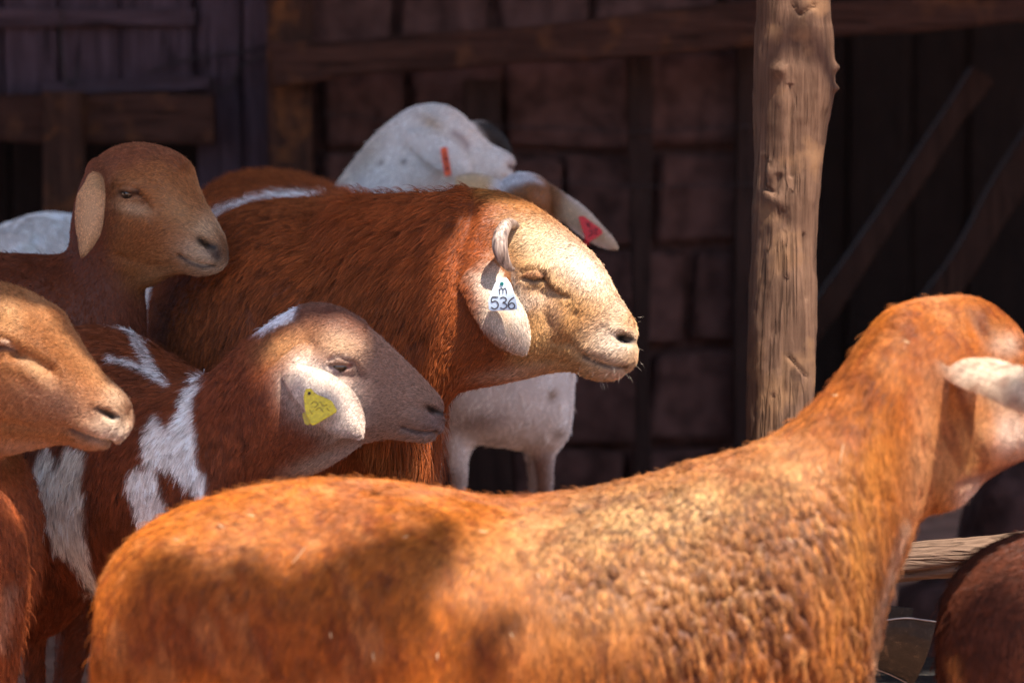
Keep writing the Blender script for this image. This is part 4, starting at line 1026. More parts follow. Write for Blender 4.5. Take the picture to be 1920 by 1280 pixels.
def locks(V, x, y):
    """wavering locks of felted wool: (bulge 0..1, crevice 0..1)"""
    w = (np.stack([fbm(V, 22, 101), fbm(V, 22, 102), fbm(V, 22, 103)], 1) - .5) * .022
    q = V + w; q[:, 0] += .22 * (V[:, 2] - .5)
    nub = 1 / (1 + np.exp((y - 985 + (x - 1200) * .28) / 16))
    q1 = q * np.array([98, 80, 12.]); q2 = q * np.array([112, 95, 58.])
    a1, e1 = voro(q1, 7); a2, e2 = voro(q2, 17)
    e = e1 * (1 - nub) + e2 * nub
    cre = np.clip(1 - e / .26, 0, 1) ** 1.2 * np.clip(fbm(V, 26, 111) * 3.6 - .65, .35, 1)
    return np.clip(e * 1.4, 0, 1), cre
def fg_lump(V, x, y):
    g = ridge_zone(x, y); bul, cre = locks(V, x, y)
    g = g * np.clip(fbm(V, 8, 23, 2) * 3.0 - .75, .15, 1)
    return g * (bul * .0042 - cre * .0095 + (fbm(V, 60, 8) - .5) * .003) + (fbm(V, 18, 12) - .5) * .004 + (1 - g) * (fbm(V, 45, 15) - .5) * .002 + (fbm(V, np.array([9, 9, 5.]), 19, 2) - .5) * .012
fg.lump = fg_lump
_fgc = fg.color_at
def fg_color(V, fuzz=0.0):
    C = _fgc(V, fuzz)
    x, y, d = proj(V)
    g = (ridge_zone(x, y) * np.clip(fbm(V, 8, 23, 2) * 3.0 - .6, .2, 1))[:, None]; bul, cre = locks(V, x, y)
    f0 = fbm(V, np.array([11, 11, 7.]), 131, 3); dk = np.clip((.5 - f0) * 6, 0, 1)[:, None] * .45; C = C * (1 - dk) + np.array([.13, .027, .006])[None] * dk
    q = V.copy(); q[:, 0] += .35 * (V[:, 2] - .5)
    f1 = fbm(q, np.array([38, 38, 14.]), 91); f2 = fbm(q, np.array([70, 70, 22.]), 95); f3 = fbm(q, np.array([140, 140, 40.]), 97)
    up = np.clip((f1 - .55) * 6, 0, 1)[:, None] * .40; C = C * (1 - up) + np.array([.40, .155, .05])[None] * up
    dn = np.clip((.46 - f2) * 7, 0, 1)[:, None] * .5; C = C * (1 - dn) + np.array([.12, .022, .006])[None] * dn
    C = C * (.72 + .56 * f3)[:, None]
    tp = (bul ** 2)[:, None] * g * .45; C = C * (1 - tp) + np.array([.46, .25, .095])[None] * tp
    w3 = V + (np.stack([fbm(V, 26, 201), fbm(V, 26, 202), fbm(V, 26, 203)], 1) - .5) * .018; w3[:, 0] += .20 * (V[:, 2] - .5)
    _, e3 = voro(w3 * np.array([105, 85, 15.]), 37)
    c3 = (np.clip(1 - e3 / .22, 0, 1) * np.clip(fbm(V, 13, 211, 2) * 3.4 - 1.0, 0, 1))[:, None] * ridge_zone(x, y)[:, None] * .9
    C = C * (1 - c3) + np.array([.045, .014, .008])[None] * c3  # dark crack lines, their shade painted into the wool colour
    cv = cre[:, None] * g * .9; C = C * (1 - cv) + np.array([.085, .022, .009])[None] * cv  # crevices darkened: unbleached wool plus shade put into the colour
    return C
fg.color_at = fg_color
fg.base = (.28, .075, .008); fg.cvar = .3
fg.colors = [
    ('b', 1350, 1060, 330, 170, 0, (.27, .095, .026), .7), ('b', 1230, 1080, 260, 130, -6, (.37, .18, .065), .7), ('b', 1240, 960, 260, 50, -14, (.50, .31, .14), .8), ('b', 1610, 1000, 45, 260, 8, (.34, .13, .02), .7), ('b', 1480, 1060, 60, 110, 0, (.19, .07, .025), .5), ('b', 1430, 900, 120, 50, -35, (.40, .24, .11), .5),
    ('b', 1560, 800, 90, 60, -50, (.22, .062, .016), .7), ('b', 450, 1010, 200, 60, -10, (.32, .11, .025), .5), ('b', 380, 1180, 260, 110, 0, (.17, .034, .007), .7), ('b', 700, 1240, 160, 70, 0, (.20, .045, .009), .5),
    ('b', 1640, 700, 60, 30, -40, (.24, .075, .02), .5), ('s', [(1760, 572), (1820, 590), (1870, 620)], 24, (.26, .105, .035), .5),
    ('b', 1780, 860, 60, 90, 15, (.32, .16, .07), .7), ('b', 1830, 830, 30, 90, 20, (.36, .17, .055), .7), ('s', [(1745, 700), (1735, 800), (1715, 950)], 26, (.26, .125, .06), .6), ('b', 1905, 810, 45, 50, 0, (.52, .42, .34), .8),
    ('b', 1890, 650, 26, 22, 0, (.62, .5, .38), .6), ('b', 1830, 930, 30, 30, 0, (.55, .45, .38), .7), ('s', [(1800, 905), (1850, 890), (1920, 866)], 8, (.16, .06, .04), .7),
    ('b', 1835, 608, 10, 26, -25, (.14, .06, .03), .6), ('s', [(1700, 980), (1680, 1050), (1650, 1150), (1640, 1280)], 12, (.38, .26, .17), .7),
    ('s', [(1080, 955), (1160, 935), (1240, 925)], 10, (.13, .08, .06), .5),
    ('p', [(1775, 680), (1800, 655), (1870, 662), (1930, 685), (2010, 760), (1990, 790), (1920, 780), (1850, 748), (1795, 728)], (.50, .38, .28), 10, 8, lambda V, x, y, d: (d < 3.30).astype(float)), ('s', [(1820, 730), (1880, 752), (1940, 768)], 20, (.36, .23, .14), .6), ('s', [(1850, 712), (1900, 735)], 6, (.30, .19, .13), .5)]  # last strokes paint the ear's lower shading into its colour
fg.comb = [(300, 980, -.9, .4), (250, 1150, -.3, 1), (500, 940, -.9, .3), (600, 1100, -.35, 1), (800, 950, -.9, .5), (900, 1150, -.25, 1), (1100, 1150, .15, 1), (1300, 1100, .3, 1), (1450, 1000, .35, 1), (1250, 930, -.3, 1), (1550, 1000, .15, 1),
           (1560, 800, -.5, 1), (1640, 700, -.6, 1), (1620, 900, .1, 1), (1750, 600, -.9, .4), (1740, 850, -.3, 1), (1850, 860, -.8, .4), (1640, 1150, -.1, 1), (1880, 640, -.7, -.4), (700, 1220, -.1, 1), (1000, 970, -.6, .8)]
fg.hlen = .011; fg.n = 380000; fg.rad = .00032; fg.perclump = 9; fg.guard = .012; fg.clump = .35; fg.lift = .2; fg.curl = 0; fg.stretch = (1, 1, .33); fg.scatter = .0016; fg.cvar = .34
fg.cvf = lambda R, x, y: .8
fg.clumpf = lambda R, x, y: .6 + .4 * ridge_zone(x, y)
fg.lens = [(1320, 1050, 290, 190, 0, .007), (1850, 750, 110, 180, 0, .004), (1880, 715, 100, 45, 20, .002), (1730, 850, 60, 160, 10, .007), (1590, 800, 90, 120, -45, .011)]
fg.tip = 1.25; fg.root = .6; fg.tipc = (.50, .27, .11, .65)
fg.fuzz = .8; fg.lenf = lambda R, x, y: 1 - .5 * ridge_zone(x, y) * locks(R, x, y)[1]
fg.tipf = lambda R, x, y: .25 * ridge_zone(x, y)
fg.bare = [([(1800, 905), (1850, 890), (1920, 866)], 5)]
fg.dens = [(1300, 950, 350, 120, 0, .8), (1850, 750, 120, 180, 0, 1)]
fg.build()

# ------------------------------------------------------------------ dark rump at the right edge
drk = Animal('sheep', 'dark brown sheep rump entering at the lower right corner', 'sheep')
drk.seed = 51; drk.voxel = .008; drk.smooth = 15
drk.islands = [loft([hs(1767, 1190, 1765, 1300, .04, 3.42), hs(1785, 1105, 1784, 1360, .10, 3.42), hs(1838, 1043, 1838, 1400, .14, 3.42), hs(1920, 1006, 1920, 1430, .17, 3.42), hs(2060, 984, 2060, 1440, .185, 3.42),
                     hs(2300, 984, 2300, 1450, .19, 3.42), hs(2560, 990, 2560, 1430, .17, 3.42), hs(2680, 1060, 2680, 1350, .1, 3.42)]),
               leg(*PY(1870, 640, 3.32)[:2], .4, True, .85), leg(*PY(1870, 640, 3.5)[:2], .4, True, .85), leg(*PY(2560, 640, 3.32)[:2], .4, s=.85), leg(*PY(2560, 640, 3.5)[:2], .4, s=.85),
               loft([hs(2480, 990, 2560, 1250, .11, 3.42), hs(2580, 900, 2660, 1130, .085, 3.42), hs(2650, 780, 2740, 960, .07, 3.42), hs(2720, 700, 2760, 880, .062, 3.42), hs(2820, 720, 2820, 860, .05, 3.42), hs(2930, 800, 2920, 880, .03, 3.42)])]
drk.base = (.055, .015, .007); drk.colors = [('s', [(1790, 1230), (1800, 1280)], 12, (.36, .14, .04), .6)]
drk.comb = [(1850, 1100, -.8, .7), (1790, 1200, -.2, 1), (1920, 1030, -1, .3)]
drk.guard = .02; drk.hlen = .012; drk.outd = .4; drk.n = 90000; drk.rad = .0004; drk.clump = .6; drk.perclump = 20; drk.lift = .3; drk.tip = 1.6; drk.root = .6
drk.build()

# ------------------------------------------------------------------ white sheep, orange tag
wht = Animal('sheep', 'white sheep with head raised and a narrow orange ear tag', 'sheep')
wht.seed = 61; wht.voxel = .0065; wht.sub = 1; wht.smooth = 30
wht.islands = [
    loft([hs(967, 300, 969, 322, .011, 5.1), hs(952, 284, 952, 338, .027, 5.1), hs(926, 274, 916, 350, .035, 5.1), hs(895, 248, 880, 354, .041, 5.1), hs(865, 213, 850, 362, .05, 5.1, 0, .2), hs(825, 195, 810, 375, .058, 5.1, 0, .2),
          hs(775, 200, 770, 405, .062, 5.11), hs(725, 232, 735, 445, .07, 5.12), hs(680, 278, 700, 500, .085, 5.14), hs(636, 336, 660, 580, .11, 5.16), hs(600, 385, 600, 660, .15, 5.18), hs(520, 410, 520, 800, .18, 5.2),
          hs(400, 412, 400, 850, .2, 5.2), hs(300, 440, 300, 850, .17, 5.2), hs(262, 520, 262, 780, .09, 5.2)]),
    leg(*PY(620, 640, 5.1)[:2], .6), leg(*PY(620, 640, 5.3)[:2], .6), leg(*PY(330, 640, 5.1)[:2], .6, True), leg(*PY(330, 640, 5.3)[:2], .6, True)]
wht.head = (P(860, 290, 5.1), .16); wht.head_plane = (P(860, 290, 5.1), 0, .2)
wht.ears = [dict(pts=[(762, 252, 5.055, 16), (800, 268, 5.035, 27), (835, 290, 5.02, 31), (862, 308, 5.02, 26), (884, 320, 5.02, 6)], cup=.007, face=(.1, -1, .2)),
            dict(pts=[(880, 235, 5.15, 8), (905, 248, 5.17, 22), (935, 275, 5.19, 22), (962, 305, 5.2, 5)], face=(0, -1, 0))]
wht.sculpt = face((868, 258), (962, 315), (925, 338), (962, 332), 260, 0, .8) + [('b', 840, 330, 40, 24, 0, 4e-3)]
wht.base = (.90, .82, .75); wht.cvar = .16
wht.colors = [('b', 810, 230, 26, 12, 30, (.42, .28, .15), .7), ('b', 690, 290, 20, 60, 35, (.44, .36, .26), .6), ('b', 715, 305, 5, 5, 0, (.12, .09, .07), .8), ('b', 757, 303, 6, 5, 0, (.1, .07, .06), .8), ('b', 640, 340, 20, 40, 30, (.42, .34, .24), .5), ('b', 790, 360, 40, 20, 0, (.4, .33, .26), .4),
              ('s', [(852, 250), (866, 260), (876, 274)], 8, (.30, .22, .22), .7), ('s', [(956, 312), (966, 318)], 5.5, (.05, .02, .02), .9), ('b', 965, 308, 12, 16, 0, (.36, .2, .18), .5),
              ('p', [(884, 225), (985, 225), (985, 320), (950, 320)], BLK, 2, 2, lambda V, x, y, d: (d > 5.135).astype(float))]
wht.comb = [(900, 290, -1, 0), (800, 280, -.8, .5), (700, 320, -.6, .9), (300, 600, -.4, 1)]
wht.guard = .02; wht.hlen = .010; wht.n = 26000; wht.rad = .0006; wht.bare = [([(852, 250), (876, 274)], 6)]
wht.build()

# ------------------------------------------------------------------ red tag sheep, head turned away
red = Animal('sheep', 'pale spotted sheep behind the ram, head turned away, red tag in its long ear', 'sheep')
red.seed = 71; red.voxel = .0065; red.smooth = 20
def rs(px, ty, by, w, Y, yaw, k=0):
    a = math.radians(yaw); return (PY(px, ty, Y), PY(px, by, Y), w, np.array([-math.sin(a), math.cos(a), 0]), k, .9)
red.islands = [
    loft([hs(1078, 700, 1072, 790, .04, 4.78), hs(1066, 610, 1060, 834, .09, 4.78), hs(1015, 530, 1015, 842, .13, 4.78), hs(940, 490, 940, 838, .16, 4.79), hs(850, 480, 850, 820, .175, 4.8), hs(700, 480, 700, 810, .18, 4.8 + .12), hs(560, 500, 560, 800, .15, 4.8 + .25)]),
    tube([PY(1010, 600, 4.8), PY(1000, 500, 4.8), PY(990, 420, 4.78), PY(985, 380, 4.77)], [.09, .07, .055, .05], seg=20),
    loft([rs(972, 350, 376, .02, 4.66, 60), rs(976, 329, 425, .05, 4.70, 60), rs(985, 323, 450, .058, 4.76, 60), rs(1002, 345, 452, .05, 4.84, 60), rs(1014, 385, 450, .035, 4.93, 60), rs(1018, 405, 440, .014, 4.97, 60)], seg=24),
    *[tube([PY(x0, 780, yy), PY(x0 + 2, 835, yy), PY(x0 + 6, 900, yy), PZ(x0 + 8, 1100, .12) * np.array([1, 0, 1]) + np.array([0, yy, 0]), np.array([PY(x0 + 8, 640, yy)[0], yy, 0.])], [.045, .028, .0185, .016, .024], 14, 5) for x0, yy in ((854, 4.70), (1016, 4.74), (1000, 4.92))], leg(*PY(700, 640, 5.0)[:2], .5, True, 1.0)]
red.head = (P(985, 380, 4.76), .12)
red.ears = [dict(pts=[(1012, 352, 4.72, 18), (1045, 378, 4.70, 22), (1080, 406, 4.69, 25), (1118, 438, 4.69, 20), (1143, 456, 4.69, 13), (1159, 466, 4.69, 3)], cup=.006, face=(0, -1, .2)),
            dict(pts=[(945, 356, 4.70, 14), (915, 348, 4.69, 20), (885, 344, 4.68, 20), (862, 342, 4.68, 14), (852, 342, 4.68, 4)], cup=.005, face=(0, -1, .2))]
red.base = (.86, .76, .69); red.cvar = .14
red.colors = [('b', 1036, 740, 11, 13, 20, (.24, .13, .06), .9), ('b', 1050, 812, 12, 9, -30, (.25, .15, .08), .8), ('b', 900, 790, 55, 20, -8, (.22, .12, .09), .6), ('b', 940, 700, 70, 40, 0, (.55, .44, .38), .5),
              ('s', [(1016, 872), (1022, 960)], 30, (.20, .085, .045), .95), ('s', [(858, 905), (858, 980)], 30, (.28, .17, .12), .8),
              ('p', [(945, 335), (1010, 320), (1062, 360), (1075, 395), (1060, 470), (940, 470)], (.26, .10, .034), 4, 10), ('p', [(915, 345), (955, 322), (1000, 326), (1016, 345), (990, 340), (960, 352), (920, 362)], (.85, .80, .80), 2.5, 5),
              ('p', [(1058, 372), (1082, 380), (1165, 455), (1165, 475), (1120, 460), (1048, 410)], (.56, .38, .22), 5, 5), ('p', [(845, 320), (925, 325), (920, 370), (845, 370)], (.60, .42, .22), 5, 5)]
red.comb = [(1000, 750, -.4, 1), (1100, 430, .8, .6), (900, 345, -1, 0), (980, 340, 0, -1)]
red.guard = .02; red.hlen = .008; red.n = 22000; red.rad = .0006; red.lens = [(1100, 420, 70, 40, 40, .003), (885, 345, 40, 22, 0, .003)]
red.build()

# ------------------------------------------------------------------ white back behind the upper left sheep
wbk = Animal('sheep', 'white woolly back behind the upper left brown sheep', 'sheep')
wbk.seed = 81; wbk.voxel = .009; wbk.smooth = 15
wbk.islands = [loft([hs(236, 520, 236, 760, .08, 5.25), hs(215, 440, 215, 850, .15, 5.25), hs(150, 405, 150, 880, .19, 5.25), hs(70, 402, 70, 890, .2, 5.25), hs(-20, 428, -20, 890, .2, 5.25), hs(-150, 455, -150, 880, .2, 5.25), hs(-350, 450, -350, 860, .19, 5.25), hs(-480, 480, -480, 800, .13, 5.25),
                     hs(-580, 420, -600, 640, .08, 5.25), hs(-660, 350, -680, 520, .065, 5.25), hs(-760, 380, -760, 500, .05, 5.25), hs(-850, 430, -850, 490, .03, 5.25)]),
               leg(*PY(180, 640, 5.15)[:2], .6, True, 1, (-1, 0)), leg(*PY(180, 640, 5.35)[:2], .6, True, 1, (-1, 0)), leg(*PY(-420, 640, 5.15)[:2], .6, False, 1, (-1, 0)), leg(*PY(-420, 640, 5.35)[:2], .6, False, 1, (-1, 0))]
wbk.base = (.90, .82, .74); wbk.cvar = .2
wbk.comb = [(100, 430, .5, 1)]; wbk.hlen = .012; wbk.n = 30000; wbk.rad = .0007; wbk.clump = .6; wbk.lift = .35; wbk.guard = .01
def wb_lump(V, x, y): return (fbm(V, 28, 3) - .5) * .012
wbk.lump = wb_lump
wbk.build()
# ------------------------------------------------------------------ horns, ear tags, whiskers
def extrude_poly(pts, thick, name, mat, parent, bev=.0006):
    """pts 3-D ring, extruded away from the camera"""
    pts = np.asarray(pts); n = len(pts); c = pts.mean(0)
    N = nrm(np.cross(pts[1] - pts[0], pts[n // 2] - pts[0])); N = N * np.sign(-N[1] if abs(N[1]) > 1e-6 else 1)
    inner = c + (pts - c) * .96
    V = np.vstack([inner, pts - N * thick * .25, pts - N * thick * .8, c + (pts - c) * .96 - N * thick])
    F = [tuple(range(n))]
    for k in range(3):
        for j in range(n): F.append((k * n + j, k * n + (j + 1) % n, (k + 1) * n + (j + 1) % n, (k + 1) * n + j))
    F.append(tuple(3 * n + j for j in range(n))[::-1])
    bm = bmesh.new(); vs = [bm.verts.new(v) for v in V]
    for f in F: bm.faces.new([vs[i] for i in f])
    bmesh.ops.recalc_face_normals(bm, faces=bm.faces)
    me = bpy.data.meshes.new(name); bm.to_mesh(me); bm.free(); me.materials.append(mat)
    o = bpy.data.objects.new(name, me); COL.objects.link(o); o.parent = parent; return o
def rounded(poly, r=.22, n=4):
    out = []; m = len(poly)
    for i in range(m):
        a, b, c = np.array(poly[i - 1], float), np.array(poly[i], float), np.array(poly[(i + 1) % m], float)
        p, q = b + (a - b) * r, b + (c - b) * r
        for k in range(n + 1):
            t = k / n; out.append((1 - t) ** 2 * p + 2 * t * (1 - t) * b + t * t * q)
    return out
def tplane(px, py, p0, g):
    """distance of a tilted tag plane at a pixel: p0 = (x, y, d), g = metres per px in x and y"""
    return p0[2] + (px - p0[0]) * g[0] + (py - p0[1]) * g[1]
def make_tag(an, poly, p0, g, mat, label, thick=.0016, r=.2):
    return tag(extrude_poly([P(x, y, tplane(x, y, p0, g)) for x, y in rounded(poly, r)], thick, 'ear_tag', mat, an.ob), label)
def strokes(name, lines, p0, g, w, mat, parent, lift=.0006, kind=None):
    parts = []
    for L in lines:
        pts = [P(x, y, tplane(x, y, p0, g) - lift) for x, y in L]
        parts.append(tube(pts, [w] * len(pts), 6, 5, ref=(.2, .3, 1)))
    V, F = merge(parts); o = mesh_obj(name, V, F, mat, None, True); o.parent = parent; return o
def disc(name, px, py, p0, g, r, h, mat, parent):
    c = P(px, py, tplane(px, py, p0, g)); bm = bmesh.new()
    bmesh.ops.create_cone(bm, segments=20, radius1=r, radius2=r * .8, depth=h, cap_ends=True)
    me = bpy.data.meshes.new(name); bm.to_mesh(me); bm.free(); me.materials.append(mat)
    o = bpy.data.objects.new(name, me); o.location = c; o.rotation_euler = (math.pi / 2, 0, 0); COL.objects.link(o); o.parent = parent; return o
M_TW = plain('tag_white', (.50, .58, .64), rough=.35, spec=.5, bscale=200, var=.04)
M_TY = plain('tag_yellow', (.52, .40, .004), rough=.35, spec=.5, bscale=260, var=.25)
M_TR = plain('tag_red', (.52, .008, .012), rough=.4, bscale=200, var=.1)
M_TO = plain('tag_orange', (.66, .07, .006), rough=.4, bscale=200, var=.1)
M_INK = plain('ink_grey', (.07, .06, .07), rough=.6); M_INKY = plain('ink_faded', (.28, .20, .02), rough=.6); M_INKR = plain('ink_dark_red', (.12, .01, .015), rough=.6)
M_TEAL = plain('stud_teal', (.0, .13, .13), rough=.3); M_HOLE = plain('hole_dark', (.02, .01, .01), rough=.8)
# white tag m 536
p0 = (942, 555, 3.868); g = (-.00008, -.00008)
tw = make_tag(ram, [(934, 521), (950, 521), (958, 532), (968, 562), (971, 581), (917, 583), (915, 563), (927, 533)], p0, g, M_TW, 'white plastic ear tag marked m 536')
def shift(L, dx, dy, s=1): return [(dx + x * s, dy + y * s) for x, y in L]
five = [(13, 0), (2, 0), (1, 9), (8, 7), (13, 12), (12, 19), (6, 22), (0, 19)]; three = [(0, 2), (6, 0), (11, 3), (10, 8), (5, 10), (11, 13), (12, 18), (6, 22), (0, 20)]
six = [(11, 0), (4, 5), (0, 13), (2, 20), (7, 22), (12, 18), (10, 12), (5, 11), (1, 15)]
lines = [shift(five, 921, 557), shift([(2, 0), (13, 0)], 921, 557), shift(three, 938, 557), shift(six, 953, 557)]
strokes('lettering', lines, p0, g, .00085, M_INK, tw)
strokes('lettering', [shift(q, 936, 540) for q in ([(0, 1), (1, 11)], [(1, 4), (4, 0), (7, 3), (7, 10)], [(7, 3), (11, 0), (13, 3), (14, 11)])], p0, g, .0006, M_INK, tw)
disc('stud', 941, 532, p0, g, .0030, .004, M_TEAL, tw)
# yellow tag
p0 = (600, 762, 3.672); g = (-.0001, -.0001)
ty2 = make_tag(pied, [(566, 775), (578, 768), (590, 790), (577, 797), (571, 794)], (600, 762, 3.70), g, M_TY, 'back half of the yellow ear tag')
ty = make_tag(pied, [(569, 742), (573, 729), (583, 728), (592, 738), (622, 751), (633, 771), (585, 799), (572, 772)], p0, g, M_TY, 'yellow plastic ear tag with faded smudged marks', r=.16)
strokes('lettering', [[(583, 757), (590, 752), (596, 758), (589, 764)], [(600, 752), (606, 760), (614, 758)], [(592, 768), (600, 764), (606, 772)], [(612, 764), (618, 770)], [(580, 768), (586, 776)]], p0, g, .0005, M_INKY, ty)
disc('stud', 580, 737, p0, g, .0022, .003, M_HOLE, ty)
# red tag
p0 = (1105, 430, 4.655); g = (0, 0)
tr = make_tag(red, [(1084, 406), (1094, 405), (1128, 430), (1130, 438), (1104, 454), (1098, 450)], p0, g, M_TR, 'red triangular ear tag with faint dark marks', r=.14)
strokes('lettering', [[(1100, 416), (1104, 426)], [(1108, 417), (1103, 422), (1109, 427)], [(1104, 434), (1110, 432), (1110, 440), (1103, 443)], [(1114, 430), (1120, 430), (1115, 437), (1121, 439)]], p0, g, .0009, M_INKR, tr)
tr2 = make_tag(red, [(1092, 452), (1102, 450), (1106, 458), (1098, 460)], (1100, 455, 4.70), g, M_TR, 'back half of the red ear tag')
# orange tag
p0 = (836, 303, 4.985)
to = make_tag(wht, [(825, 278), (838, 275), (847, 328), (834, 331)], p0, g, M_TO, 'narrow orange ear tag with dark figures', r=.08)
strokes('lettering', [[(830, 290), (838, 288)], [(832, 296), (839, 295), (834, 301), (840, 300)], [(833, 308), (841, 306)], [(835, 314), (841, 313), (836, 319), (842, 318)]], p0, g, .0009, M_INKR, to)

# horns
M_HORN, hn, hb = new_mat('horn')
tc = nd(hn, 'ShaderNodeTexCoord'); mp = nd(hn, 'ShaderNodeMapping'); mp.inputs['Scale'].default_value = (260, 260, 30); hn.links.new(tc.outputs['Object'], mp.inputs[0])
nz = nd(hn, 'ShaderNodeTexNoise'); nz.inputs['Scale'].default_value = 1; nz.inputs['Detail'].default_value = 6; hn.links.new(mp.outputs[0], nz.inputs['Vector'])
r_ = ramp(hn, nz.outputs['Fac'], [(.36, (.075, .048, .038)), (.52, (.20, .135, .105)), (.7, (.38, .29, .23))])
hn.links.new(r_.outputs[0], hb.inputs['Base Color']); hb.inputs['Roughness'].default_value = .45
bp = nd(hn, 'ShaderNodeBump'); bp.inputs['Distance'].default_value = .002; hn.links.new(nz.outputs['Fac'], bp.inputs['Height']); hn.links.new(bp.outputs[0], hb.inputs['Normal'])
def horn(pts, mirror=False):
    pp = [P(a, b, c if not mirror else 8.0 - c + .0) for a, b, c, r in pts]; v, f = tube(pp, [r for *_, r in pts], 28, 8, squash=.7)
    # flattened growth ridges
    ax = catmull(pp, 8)
    o = mesh_obj('horn', v, f, M_HORN, None, True); o.parent = ram.ob
H = [(972, 432, 3.955, .005), (963, 421, 3.93, .0065), (951, 421, 3.905, .0085), (940, 438, 3.892, .0102), (937, 462, 3.886, .0108), (944, 486, 3.888, .0088), (955, 502, 3.893, .0055), (964, 505, 3.899, .0022)]
horn(H[::1])
horn([(972, 440, 3.955, .006), (962, 424, 3.93, .010), (948, 424, 3.905, .0125), (936, 445, 3.89, .0135), (936, 470, 3.885, .0125), (946, 493, 3.888, .0095), (957, 504, 3.893, .005)], True)

def whiskers(an, roots, n, L, r, spread, col, seed):
    w = np.random.default_rng(seed); K = 5; pts = np.empty((n, K, 3))
    for i in range(n):
        x, y, d, dx, dy = roots[i % len(roots)]
        a = math.atan2(dy, dx) + w.normal(0, spread); l = L * w.uniform(.5, 1.2); c = P(x + w.normal(0, 9), y + w.normal(0, 6), d + .006)
        D = RGT * math.cos(a) - UPV * math.sin(a) + np.array([0, w.normal(-.3, .4), 0])
        for k in range(K):
            t = k / (K - 1); pts[i, k] = c + D * l * t + np.array([0, 0, -.2 * l * t * t])
    hc = bpy.data.hair_curves.new('whiskers'); hc.add_curves([K] * n); hc.attributes['position'].data.foreach_set('vector', pts.astype(np.float32).ravel())
    ra = hc.attributes.get('radius') or hc.attributes.new('radius', 'FLOAT', 'POINT'); ra.data.foreach_set('value', np.tile(np.array([1, .9, .7, .5, .1]) * r, n).astype(np.float32))
    ca = hc.attributes.new('col', 'FLOAT_COLOR', 'POINT'); ca.data.foreach_set('color', np.tile(np.array([*col, 1]), n * K).astype(np.float32)); hc.materials.append(M_HAIR)
    o = bpy.data.objects.new('whiskers', hc); COL.objects.link(o); o.parent = an.ob
whiskers(ram, [(1190, 660, 3.97, 1, .1), (1185, 680, 3.97, .9, .5), (1165, 700, 3.96, .5, .9), (1130, 712, 3.96, .2, 1), (1150, 690, 3.95, .2, 1), (1188, 600, 3.97, 1, -.4), (1105, 690, 3.95, 0, 1)], 44, .008, .00007, .5, (.6, .5, .4), 2)
whiskers(pied, [(826, 800, 3.77, .8, .7), (800, 826, 3.76, 0, 1), (760, 800, 3.74, .6, -.4), (832, 780, 3.77, 1, 0)], 36, .014, .00013, .6, (.35, .27, .22), 3)
whiskers(lef, [(238, 800, 3.54, .9, .3), (225, 828, 3.54, .3, 1), (242, 780, 3.54, 1, -.1), (122, 608, 3.59, .9, -.5)], 8, .004, .00008, .6, (.6, .45, .3), 4)

# straw and chaff caught in the front sheep's coat
M_STRAW = plain('straw', (.50, .38, .22), rough=.6)
parts = []; sr = np.random.default_rng(12)
fx, fy, fd = proj(fg.V)
for (x, y, l, a) in [(1578, 850, 30, 100), (1538, 880, 14, 60), (1566, 740, 5, 0), (1205, 1075, 8, 70), (1212, 1090, 6, 20), (560, 1040, 34, -50), (470, 965, 10, 10), (415, 985, 8, 30), (1120, 985, 10, -20), (905, 995, 12, 10), (1010, 1080, 8, 70), (700, 1230, 12, 80),
                     (1480, 1010, 8, 40), (620, 1190, 7, 80), (1330, 960, 8, 10), (820, 1230, 10, 95), (960, 1190, 7, 60), (330, 1010, 6, 0), (1700, 640, 5, 20), (760, 1005, 6, -20)]:
    m = np.hypot(fx - x, fy - y) < 12
    if not m.any(): continue
    d = fd[m].min() - .006
    dx, dy = math.cos(math.radians(a)) * (l + 5) / 2, math.sin(math.radians(a)) * (l + 5) / 2
    parts.append(tube([P(x - dx, y - dy, d), P(x, y + 1, d - .001), P(x + dx, y + dy, d)], [.0003, .0006, .0003], 6, 3))
V_, F_ = merge(parts); so_ = mesh_obj('straw', V_, F_, M_STRAW); tag(so_, 'tiny bits of straw and chaff caught in the front sheep coat', 'straw', kind='stuff')
# ================================================================== added shade, out of view: roof behind, tree canopy overhead
def along(Pt, z):
    Pt = np.asarray(Pt); return Pt + SUN * ((z - Pt[2]) / SUN[2])
LIT = []   # (point, radius) columns of sun that reach the animals
def lit(px, py, d, r): LIT.append((P(px, py, d), r))
for q in [(940, 440, 3.93, .05), (985, 450, 3.93, .065), (1030, 480, 3.95, .07), (1080, 500, 3.95, .07), (1120, 560, 3.96, .07), (1160, 620, 3.96, .07), (1060, 600, 3.94, .07),
          (1000, 560, 3.93, .07), (930, 560, 3.90, .05), (960, 620, 3.90, .05), (980, 660, 3.90, .05), (1120, 680, 3.96, .06), (1185, 660, 3.97, .06), (880, 500, 3.93, .035)]: lit(*q)
for q in [(545, 636, 3.74, .018), (580, 640, 3.73, .022), (620, 645, 3.73, .028), (645, 668, 3.73, .022), (578, 676, 3.715, .012), (600, 688, 3.71, .012), (622, 704, 3.705, .012), (642, 724, 3.70, .012), (658, 748, 3.70, .011), (669, 774, 3.70, .009), (674, 800, 3.70, .007)]: lit(*q)
for q in [(10, 575, 3.54, .028), (50, 590, 3.54, .028), (85, 605, 3.54, .028), (30, 625, 3.54, .022), (120, 640, 3.54, .026), (150, 680, 3.54, .026), (185, 715, 3.53, .026), (215, 745, 3.53, .026), (232, 785, 3.53, .018), (205, 815, 3.53, .02), (165, 818, 3.53, .012), (35, 690, 3.53, .008), (70, 712, 3.53, .009)]: lit(*q)
for y in range(-60, 900, 40): lit(1475, y, 4.17, .085)
for x in range(1650, 1980, 40): lit(x, 1048 - (x - 1680) * .12, 3.98, .06)
DARK = []  # (point, radius) leafy clumps added out of view to dapple the front sheep
